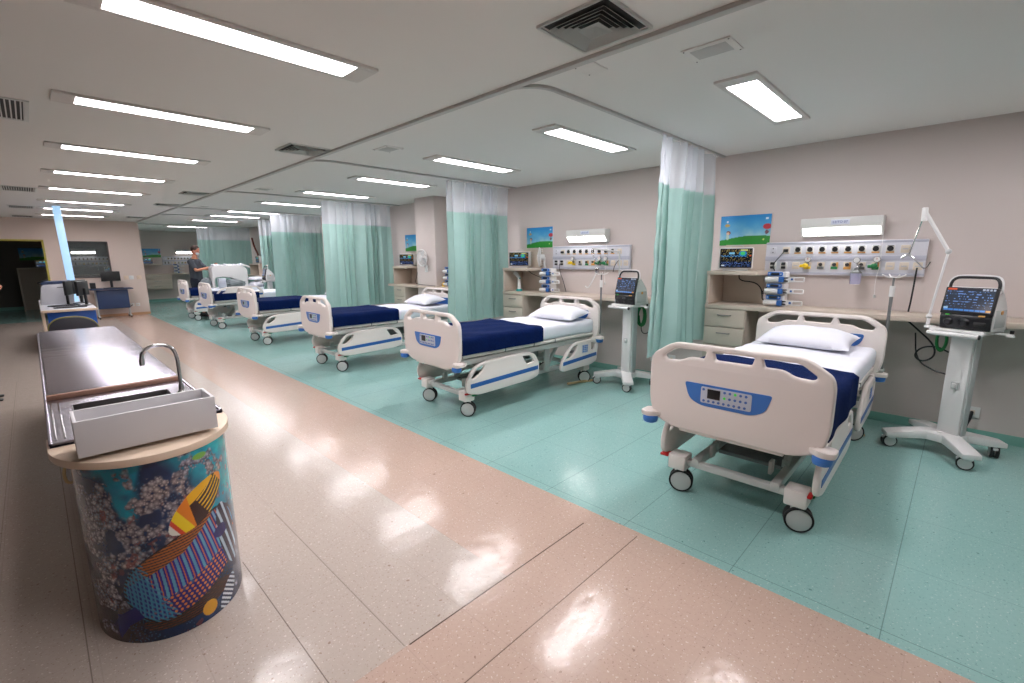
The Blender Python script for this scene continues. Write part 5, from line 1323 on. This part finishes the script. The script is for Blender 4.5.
# steel top: deck with a basin opening, raised rims, sloping drain area
b = B(); X0, X1, Y0_, Y1_ = -0.045, 0.588, 2.64, 6.9; zt = 0.842
bx0, bx1, by0, by1 = 0.055, 0.475, 2.83, 3.34
b.box(X0, bx0, Y0_, 3.55, 0.832, zt, 'steel'); b.box(bx1, X1, Y0_, 3.55, 0.832, zt, 'steel'); b.box(bx0, bx1, Y0_, by0, 0.832, zt, 'steel'); b.box(bx0, bx1, by1, 3.55, 0.832, zt, 'steel')
b.box(X0, X1, 3.55, Y1_, 0.832, zt, 'steel')
for a in ((X0, X0 + 0.012, Y0_, Y1_), (X1 - 0.012, X1, Y0_, Y1_), (X0, X1, Y0_, Y0_ + 0.012), (X0, X1, Y1_ - 0.012, Y1_)): b.box(a[0], a[1], a[2], a[3], 0.80, zt + 0.008, 'steel', 0.003)
b.box(-0.025, -0.017, 2.72, 3.48, zt - 0.001, zt + 0.004, 'chrome', 0.002); b.box(0.004, 0.012, 2.72, 3.44, zt - 0.001, zt + 0.004, 'chrome', 0.002)
b.build('steel_top', counter, world=True)
b = B(); b.box(bx0, bx1, by0, by1, 0.655, 0.66, 'steel_dark'); 
for a in ((bx0, bx0 + 0.006, by0, by1), (bx1 - 0.006, bx1, by0, by1), (bx0, bx1, by0, by0 + 0.006), (bx0, bx1, by1 - 0.006, by1)): b.box(*a, 0.655, 0.843, 'steel_dark', 0.002)
b.build('basin', counter, world=True)
b = B(); b.box(X0 + 0.02, X1 - 0.012, 3.56, 6.88, zt + 0.012, zt + 0.026, 'steel', 0.004); b.build('steel_cover', counter, world=True)
b = B(); b.box(X0 + 0.012, X1 - 0.012, 3.525, 3.562, zt, zt + 0.027, 'brown_edge', 0.003); b.build('cover_edge', counter, world=True)
b = B(); b.tube([(0.02, 2.66, 0.66), (-0.01, 2.65, 0.66), (-0.018, 2.65, 0.70), (-0.01, 2.65, 0.74), (0.02, 2.66, 0.74)], 0.006, 'beige_hose', 8, smoothpts=1); b.build('side_handle', counter, world=True)
t = thing('faucet', 'curved chrome gooseneck faucet on the steel sink counter', 'faucet', (0.518, 3.18, 0.842))
b = B(); b.lathe([(0, 0), (0.022, 0), (0.02, 0.012), (0.013, 0.02), (0.012, 0.05), (0, 0.05)], 'chrome', 20); b.build('base', t)
b = B(); b.tube([(0, 0, 0.03), (0.0, 0, 0.12), (0.0, 0.0, 0.22), (-0.02, 0.0, 0.275), (-0.075, 0.0, 0.295), (-0.13, 0.0, 0.285), (-0.158, 0.0, 0.25), (-0.16, 0.0, 0.215)], 0.0095, 'chrome', 12, smoothpts=2); b.cyl((-0.16, 0, 0.225), (-0.16, 0, 0.19), 0.013, 'chrome'); b.build('spout', t)
# white open box on the rounded wooden end
b = B(); w, d, h, th = 0.468, 0.20, 0.145, 0.012
b.box(0, w, 0, th, 0, h, 'box_white', 0.002); b.box(0, w, d - th, d, 0, h, 'box_white', 0.002); b.box(0, th, th, d - th, 0, h, 'box_white', 0.002); b.box(w - th, w, th, d - th, 0, h, 'box_white', 0.002); b.box(th, w - th, th, d - th, 0, th, 'box_white')
o = b.build('open_box'); o.location = (0.032, 2.355, 0.851); tag(o, 'long white open topped box resting on the wooden end of the fish counter', 'box')

# ------------------------------------------------------------------ nurse desk further down the aisle
t = thing('nurse_desk', 'white topped desk with a bright blue end panel beyond the steel counter', 'desk', (0.38, 12.9, 0))
b = B(); b.box(0.03, 0.76, 11.35, 14.5, 0.715, 0.75, 'desk_white', 0.006); b.box(0.025, 0.765, 11.32, 11.36, 0.71, 0.752, 'wood_edge', 0.005); b.build('desk_top', t, world=True)
b = B(); b.box(0.1, 0.74, 11.42, 11.45, 0.05, 0.71, 'desk_blue', 0.003); b.build('end_panel', t, world=True)
b = B(); b.box(0.03, 0.07, 11.42, 14.4, 0.0, 0.71, 'wood_edge', 0.003); b.box(0.71, 0.745, 11.5, 14.4, 0.0, 0.71, 'desk_blue', 0.003); b.build('side_panel', t, world=True)
t = thing('laser_printer', 'white office printer with a dark lid on the nurse desk', 'printer', (0.3, 13.2, 0.75))
b = B(); b.prism(rounded([(-0.25, 0.0, 0.01), (0.24, 0.0, 0.01), (0.26, 0.40, 0.03), (-0.20, 0.38, 0.05)])[::-1], -0.22, 0.25, 'printer', XZ, bev=0.006); b.build('case', t)
b = B(); b.prism(rounded([(-0.21, 0.385, 0.01), (0.27, 0.405, 0.01), (0.25, 0.455, 0.02), (-0.16, 0.44, 0.03)])[::-1], -0.21, 0.24, 'desk_navy', XZ, bev=0.006); b.box(-0.20, -0.02, -0.15, -0.1, 0.45, 0.47, 'black', 0.003, Matrix.Rotation(-0.4, 4, 'Y') @ Matrix.Translation((0.14, 0, 0.02))); b.build('lid', t)
b = B(); b.box(0.02, 0.17, -0.256, -0.249, 0.32, 0.335, 'bed_dark'); b.build('front_slot', t)
def desktop_monitor(name_label, loc, rz, w=0.42, h=0.27, zc=0.30):
    t = thing('computer_monitor', name_label, 'monitor', loc, rz, group='black desktop monitors')
    b = B(); b.box(-w / 2, w / 2, -0.02, 0.02, zc - h / 2, zc + h / 2, 'black', 0.006); b.build('panel', t)
    b = B(); b.box(-0.03, 0.03, 0.015, 0.05, 0.02, zc, 'black', 0.006); b.box(-0.11, 0.11, -0.06, 0.09, 0.0, 0.016, 'black', 0.005); b.build('stand', t)
    b = B(); b.box(-w / 2 + 0.012, w / 2 - 0.012, -0.0225, -0.0195, zc - h / 2 + 0.015, zc + h / 2 - 0.012, 'rubber', 0.001); b.build('screen', t)
    return t
dm = desktop_monitor('black desktop monitor seen edge on beside the printer on the nurse desk', (0.46, 12.45, 0.75), math.radians(75), zc=0.33)
dup(dm, (0.62, 12.85, 0.75), math.radians(235), label='black desktop monitor with its back turned on the nurse desk')
dup(dm, (0.64, 12.1, 0.75), math.radians(245), label='black desktop monitor nearest the desk end with its stand showing')
def keyboard(loc, rz, label):
    b = B(); b.box(-0.22, 0.22, -0.075, 0.075, 0, 0.018, 'black', 0.004)
    for r in range(4):
        for c in range(14): b.box(-0.205 + c * 0.0295, -0.205 + c * 0.0295 + 0.025, -0.06 + r * 0.031, -0.06 + r * 0.031 + 0.026, 0.017, 0.023, 'chair_shell')
    o = b.build('keyboard'); o.location = loc; o.rotation_euler = (0, 0, rz); tag(o, label, 'keyboard', 'black keyboards')
keyboard((0.42, 11.75, 0.75), 0.15, 'black keyboard near the front edge of the nurse desk'); keyboard((0.36, 12.25, 0.75), 0.2, 'black keyboard just in front of the printer')
t = thing('desk_chair', 'dark rounded chair backrest between the steel counter and the blue desk', 'chair', (0.38, 10.75, 0))
b = B(); arc = [(0.27 * math.cos(a), 0.27 * math.sin(a)) for a in [PI * k / 16 for k in range(17)]]
shell = rounded([(-0.30, 0.36, 0.02), (-0.30, 0.55, 0.08), (-0.18, 0.655, 0.1), (0.12, 0.66, 0.1), (0.30, 0.55, 0.1), (0.33, 0.36, 0.02)])[::-1]
b.mesh(plate([shell], 0.03, 0.01), 'chair_shell', XZ); b.build('backrest', t)
b = B(); b.tube([(-0.30, 0, 0.36), (-0.305, 0, 0.55), (-0.18, 0, 0.665), (0.12, 0, 0.67), (0.30, 0, 0.56), (0.335, 0, 0.36)], 0.012, 'chair_rim', 8, smoothpts=2); b.build('backrest_rim', t)
b = B(); b.box(-0.26, 0.28, 0.0, 0.46, 0.40, 0.44, 'chair_shell', 0.015); b.build('seat', t)
for sx, sy in ((-1, 0.04), (1, 0.04), (-1, 0.42), (1, 0.42)):
    b = B(); b.cyl((sx * 0.22, sy, 0.40), (sx * 0.24, sy, 0), 0.012, 'black'); b.build('leg', t)
b = B(); b.cyl((0.24, 0.03, 0.52), (0.24, 0.07, 0.52), 0.04, 'black', bev=0.005); b.build('hinge_knob', t)

# pale blue cable pole from desk to ceiling
P0 = Vector((0.575, 13.5, 0.75)); P1 = Vector((0.534, 13.5, CH))
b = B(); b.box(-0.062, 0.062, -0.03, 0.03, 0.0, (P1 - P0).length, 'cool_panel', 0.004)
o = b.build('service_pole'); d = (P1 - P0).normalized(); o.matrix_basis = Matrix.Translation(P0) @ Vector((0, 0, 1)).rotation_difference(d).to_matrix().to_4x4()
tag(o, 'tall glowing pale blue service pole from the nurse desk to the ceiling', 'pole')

# navy desk at the end wall
t = thing('computer_desk', 'small navy desk on wheels standing against the end wall under the window', 'desk', (1.48, 17.2, 0))
b = B(); b.box(1.05, 1.97, 16.92, 17.5, 0.80, 0.83, 'desk_navy', 0.006); b.build('desk_top', t, world=True)
b = B(); b.box(1.17, 1.85, 17.0, 17.02, 0.27, 0.79, 'desk_navy', 0.004); b.build('modesty_panel', t, world=True)
for x in (1.16, 1.84):
    b = B(); b.box(x - 0.02, x + 0.02, 17.1, 17.16, 0.05, 0.80, 'cart_side', 0.006); b.box(x - 0.02, x + 0.02, 16.9, 17.45, 0.05, 0.08, 'cart_side', 0.006)
    for yy in (16.93, 17.42): b.cyl((x - 0.012, yy, 0.027), (x + 0.012, yy, 0.027), 0.027, 'rubber')
    b.build('leg', t, world=True)
dup(dm, (1.55, 17.3, 0.83), 0.0, label='black desktop monitor on the navy desk below the dark window')
keyboard((1.55, 17.05, 0.83), 0.0, 'keyboard on the navy desk by the end wall')
t = thing('desk_phone', 'black telephone handset on the navy desk', 'telephone', (1.14, 17.25, 0.83)); b = B(); b.box(-0.06, 0.06, -0.05, 0.05, 0, 0.16, 'black', 0.012); b.build('body', t); b = B(); b.box(-0.045, 0.045, -0.056, -0.05, 0.10, 0.14, 'rubber', 0.002); b.build('display', t)
for x, l, c in ((1.92, 'cream plate on the end wall nearest the window', 'wood_edge'), (2.04, 'white switch plate on the end wall, middle of three', 'cart_white'), (2.22, 'tan plate on the end wall corner', 'wood_edge')):
    b = B(); b.box(-0.055, 0.055, -0.01, 0, -0.055, 0.055, c, 0.003); b.box(-0.02, 0.02, -0.014, -0.01, -0.02, 0.02, c, 0.002); o = b.build('switch_plate'); o.location = (x, FY - 0.001, 1.10); tag(o, l, 'switch plate', 'plates on the end wall')
for x in (1.97, 2.1):
    b = B(); b.box(-0.045, 0.045, -0.01, 0, -0.045, 0.045, 'cart_white', 0.003); b.cyl((0, -0.01, 0), (0, -0.013, 0), 0.02, 'cream'); o = b.build('wall_socket'); o.location = (x, FY - 0.001, 0.30); tag(o, 'low white socket on the end wall, ' + ('with the plug beside the navy desk' if x < 2 else 'nearest the corner'), 'socket', 'low wall sockets')
cable([(1.97, FY - 0.02, 0.30), (1.9, FY - 0.06, 0.25), (1.78, FY - 0.1, 0.30), (1.7, FY - 0.2, 0.45)], 0.012, 'black', 'black cable from the low end wall socket to the navy desk')

# ------------------------------------------------------------------ equipment on the fifth bed
t = thing('equipment_case', 'big white moulded equipment unit standing on the farthest bed', 'medical equipment', (3.86, 14.95, 0.835))
b = B()
arch = rounded([(-0.36, 0.0, 0.02), (-0.36, 0.20, 0.05), (-0.33, 0.26, 0.05), (-0.10, 0.26, 0.1), (0.12, 0.22, 0.08), (0.20, 0.0, 0.02), (0.46, 0.0, 0.02), (0.48, 0.45, 0.08), (0.34, 0.56, 0.08), (-0.30, 0.56, 0.06), (-0.42, 0.52, 0.06), (-0.42, 0.0, 0.02)])[::-1]
b.mesh(plate([arch], 0.34, 0.02), 'cart_white', XZ); b.build('housing', t); t.scale = (1.0, 1.0, 1.08)
b = B()
rr = random.Random(3)
for k in range(9):
    b.ball((-0.34 + k * 0.09, rr.uniform(-0.1, 0.1), 0.565 + rr.uniform(-0.01, 0.012)), 0.06, 0.09, 0.03, 'sheet', 8)
b.build('wrapped_top', t)
b = B(); b.tube([(0.36, -0.15, 0.56), (0.45, -0.17, 0.55), (0.53, -0.17, 0.50)], 0.022, 'cart_white', 10, smoothpts=1); b.build('carry_handle', t)
def lump(label, loc, sx, sy, sz, m, seed):
    bm = bmesh.new(); bmesh.ops.create_icosphere(bm, subdivisions=4, radius=1)
    for v in bm.verts:
        n = 1 + 0.10 * math.sin(7 * v.co.x + seed) * math.sin(6 * v.co.y + 2 * seed) + 0.06 * math.sin(15 * v.co.z + 9 * v.co.x + seed)
        v.co = Vector((v.co.x * sx * n, v.co.y * sy * n, max(v.co.z, -0.75) * sz * n + 0.75 * sz))
    b = B(); b._take(bm, m); o = b.build('equipment_bag', sharp=80); o.location = loc; return tag(o, label, 'bag', 'grey wrapped bundles on the farthest bed')
lump('grey plastic wrapped bundle under the arch of the equipment on the farthest bed', (3.93, 14.62, 0.835), 0.25, 0.16, 0.13, 'grey_plastic', 1)
lump('dark grey wrapped bundle at the hands of the standing man', (3.35, 15.0, 0.835), 0.15, 0.12, 0.16, 'grey_plastic', 4)
b = B(); b.box(-0.09, 0.09, -0.07, 0.07, 0, 0.26, 'keypad', 0.015); b.box(-0.06, 0.06, -0.076, -0.07, 0.10, 0.2, 'rail_band', 0.003); o = b.build('equipment_box'); o.location = (3.62, 14.62, 0.835); tag(o, 'pale boxed device on the farthest bed beside the grey bundle', 'device')
b = B(); b._take(pillow_mesh(0.6, 0.38, 0.11, 5), 'sheet'); o = b.build('pillow', sharp=80); o.matrix_basis = Matrix.Translation((4.62, 14.98, 1.03)) @ Matrix.Rotation(0.2, 4, 'Z'); tag(o, 'second white pillow on top of the other on the farthest bed', 'pillow', 'white bed pillows')

# ------------------------------------------------------------------ people
def skinned(name, verts, edges, mat_name, parent, sub=2):
    """verts: (x,y,z,rx,ry)"""
    me = bpy.data.meshes.new('tmp'); me.from_pydata([v[:3] for v in verts], edges, [])
    o = bpy.data.objects.new('tmp', me); COL.objects.link(o)
    sk = o.modifiers.new('s', 'SKIN'); sk.use_smooth_shade = True
    for k, v in enumerate(verts):
        me.skin_vertices[0].data[k].radius = (v[3], v[4] if len(v) > 4 else v[3])
    me.skin_vertices[0].data[0].use_root = True
    ss = o.modifiers.new('u', 'SUBSURF'); ss.levels = sub; ss.render_levels = sub
    bpy.context.view_layer.update()
    dg = bpy.context.evaluated_depsgraph_get()
    m2 = bpy.data.meshes.new_from_object(o.evaluated_get(dg))
    bpy.data.objects.remove(o); bpy.data.meshes.remove(me)
    b = B(); b.mesh(m2, mat_name); bpy.data.meshes.remove(m2)
    return b
def person(label, loc, rz, armL, armR, look_down=0.3, scale=1.0, foot_fwd=0.0):
    """faces +X. arm = (elbow, wrist) positions"""
    t = thing('person', label, 'person', loc, rz)
    V = [(0, 0, 0.98, 0.09, 0.11), (0, 0, 1.13, 0.085, 0.115), (0.0, 0, 1.28, 0.095, 0.13), (0.0, 0, 1.41, 0.085, 0.115), (0.01, 0, 1.52, 0.052, 0.058), (0.03, 0, 1.60, 0.046, 0.05)]
    E = [(0, 1), (1, 2), (2, 3), (3, 4), (4, 5)]
    for s in (1, -1):
        k = len(V); V += [(0, s * 0.09, 0.88, 0.07, 0.068), (0.02, s * 0.11, 0.50, 0.058, 0.058), (0.0, s * 0.115, 0.09, 0.038, 0.038), (0.05, s * 0.12, 0.045, 0.04, 0.03), (0.16, s * 0.125, 0.035, 0.038, 0.025)]
        E += [(0, k), (k, k + 1), (k + 1, k + 2), (k + 2, k + 3), (k + 3, k + 4)]
    hands = []
    for s, (el, wr) in ((1, armL), (-1, armR)):
        k = len(V); V += [(0.01, s * 0.150, 1.365, 0.036, 0.036), (*el, 0.042, 0.042), (*wr, 0.028, 0.028)]
        E += [(3, k), (k, k + 1), (k + 1, k + 2)]; hands.append((Vector(el), Vector(wr), s))
    b = skinned('body', V, E, 'skin', t)
    # head with face
    H_ = Matrix.Translation((0.045, 0, 1.675)) @ Matrix.Rotation(look_down, 4, 'Y')
    b.ball((0.0, 0, 0.02), 0.098, 0.078, 0.118, 'skin_face', 14, H_); b.ball((0.035, 0, -0.055), 0.062, 0.056, 0.06, 'skin_face', 10, H_)
    b.ball((0.10, 0, -0.01), 0.02, 0.014, 0.024, 'skin_face', 8, H_)
    for s in (1, -1):
        b.ball((0.0, s * 0.079, 0.0), 0.02, 0.009, 0.03, 'skin_face', 8, H_); b.ball((0.085, s * 0.032, 0.02), 0.010, 0.012, 0.008, 'black', 6, H_)
    b.ball((0.088, 0, -0.06), 0.012, 0.024, 0.007, 'red', 6, H_)
    # hands: palm, four curled fingers and a thumb
    for el, wr, s in hands:
        d = (wr - el).normalized(); side = d.cross(Vector((0, 0, 1))).normalized(); dn = side.cross(d).normalized() * (-1)
        c = wr + d * 0.05
        Tm = Matrix((d, side, d.cross(side))).transposed().to_4x4(); Tm.translation = c
        b.ball((0, 0, 0), 0.055, 0.042, 0.018, 'skin', 8, Tm)
        for f in range(4):
            ln = (0.066, 0.076, 0.072, 0.056)[f]; o0 = (f - 1.5) * 0.02
            b.tube([Tm @ Vector((0.035, o0, 0)), Tm @ Vector((0.035 + ln * 0.55, o0 * 1.1, -0.006)), Tm @ Vector((0.035 + ln * 0.85, o0 * 1.1, -0.03)), Tm @ Vector((0.035 + ln * 0.8, o0, -0.048))], lambda q: 0.009 - 0.002 * q, 'skin', 8, smoothpts=1)
        b.tube([Tm @ Vector((-0.02, -s * 0.03, 0)), Tm @ Vector((0.02, -s * 0.055, -0.012)), Tm @ Vector((0.05, -s * 0.05, -0.025))], lambda q: 0.011 - 0.003 * q, 'skin', 8, smoothpts=1)
    b.build('body', t, sharp=80)
    # t-shirt
    Vs = [(0, 0, 0.84, 0.150, 0.175), (0, 0, 1.02, 0.145, 0.17), (0.0, 0, 1.28, 0.140, 0.183), (0.0, 0, 1.40, 0.128, 0.170), (0.008, 0, 1.505, 0.080, 0.095)]
    Es = [(0, 1), (1, 2), (2, 3), (3, 4)]
    b = skinned('tshirt', Vs, Es, 'tshirt', t)
    for s, (el, wr) in ((1, armL), (-1, armR)):
        sh = Vector((0.0, s * 0.145, 1.395)); e = Vector(el); m_ = sh.lerp(e, 0.80)
        b.ball(sh + Vector((0, s * 0.01, 0.0)), 0.085, 0.075, 0.082, 'tshirt', 12)
        b.tube([sh - Vector((0, s * 0.03, -0.01)), sh + Vector((0.005, s * 0.035, -0.015)), sh.lerp(e, 0.45), m_], lambda q: 0.078 - 0.014 * q, 'tshirt', 16, smoothpts=2)
    b.build('tshirt', t, sharp=80)
    Vt = [(0, 0, 1.08, 0.13, 0.155), (0, 0, 0.93, 0.135, 0.162)]; Et = [(0, 1)]
    for s in (1, -1):
        k = len(Vt); Vt += [(0, s * 0.10, 0.82, 0.105, 0.095), (0.02, s * 0.11, 0.50, 0.08, 0.078), (0.0, s * 0.115, 0.10, 0.066, 0.064)]; Et += [(1, k), (k, k + 1), (k + 1, k + 2)]
    skinned('trousers', Vt, Et, 'trousers', t).build('trousers', t, sharp=80)
    b = B(); b.ball((-0.014, 0, 0.045), 0.100, 0.083, 0.105, 'hair', 14, H_); b.build('hair', t)
    hb = bpy.data.objects[t.name]
    b = B(); b.ball((0.064, 0, -0.042), 0.046, 0.056, 0.048, 'mask', 10, H_)
    for s in (1, -1): b.tube([H_ @ Vector((0.08, s * 0.045, -0.03)), H_ @ Vector((0.03, s * 0.075, -0.01)), H_ @ Vector((-0.01, s * 0.082, 0.0))], 0.003, 'mask', 6)
    b.build('face_mask', t)
    for s in (1, -1):
        b = B(); b.tube([(-0.05, s * 0.118, 0.045), (0.03, s * 0.12, 0.05), (0.12, s * 0.125, 0.045), (0.20, s * 0.128, 0.04)], lambda q: 0.044 - 0.008 * q, 'rubber', 12, smoothpts=2); b.box(-0.09, 0.235, s * 0.122 - 0.04, s * 0.122 + 0.04, 0.0, 0.02, 'rubber', 0.01); b.build('shoe', t)
    t.scale = (scale, scale, scale)
    return t
man = person('man in charcoal t-shirt and white face mask working over the farthest bed', (3.27, 15.72, 0), math.radians(-40),
             ((0.16, 0.20, 1.20), (0.38, 0.10, 1.28)), ((0.14, -0.24, 1.18), (0.38, -0.06, 1.26)), 0.35, 1.10)
man2 = person('person at the picture edge, only a hand and a shoe tip showing', (-0.655, 8.02, 0), 0.0,
              ((-0.02, 0.26, 1.14), (0.10, 0.25, 0.95)), ((0.04, -0.24, 1.16), (0.27, -0.20, 1.24)), 0.2, 1.0)

# ------------------------------------------------------------------ world and view
w = bpy.data.worlds.new('world'); scene.world = w; w.use_nodes = True
w.node_tree.nodes['Background'].inputs[0].default_value = (0.5, 0.5, 0.5, 1); w.node_tree.nodes['Background'].inputs[1].default_value = 0.0
scene.view_settings.view_transform = 'Standard'; scene.view_settings.look = 'None'; scene.view_settings.exposure = 0.1; scene.view_settings.gamma = 1.0
scene.view_settings.use_curve_mapping = False
scene.cycles.use_denoising = True
try: scene.cycles.denoiser = 'OPENIMAGEDENOISE'
except Exception: pass
scene.cycles.max_bounces = 8; scene.cycles.diffuse_bounces = 5; scene.cycles.glossy_bounces = 4; scene.cycles.transparent_max_bounces = 10
scene.cycles.sample_clamp_direct = 14.0; scene.cycles.sample_clamp_indirect = 6.0; scene.cycles.caustics_reflective = False; scene.cycles.caustics_refractive = False
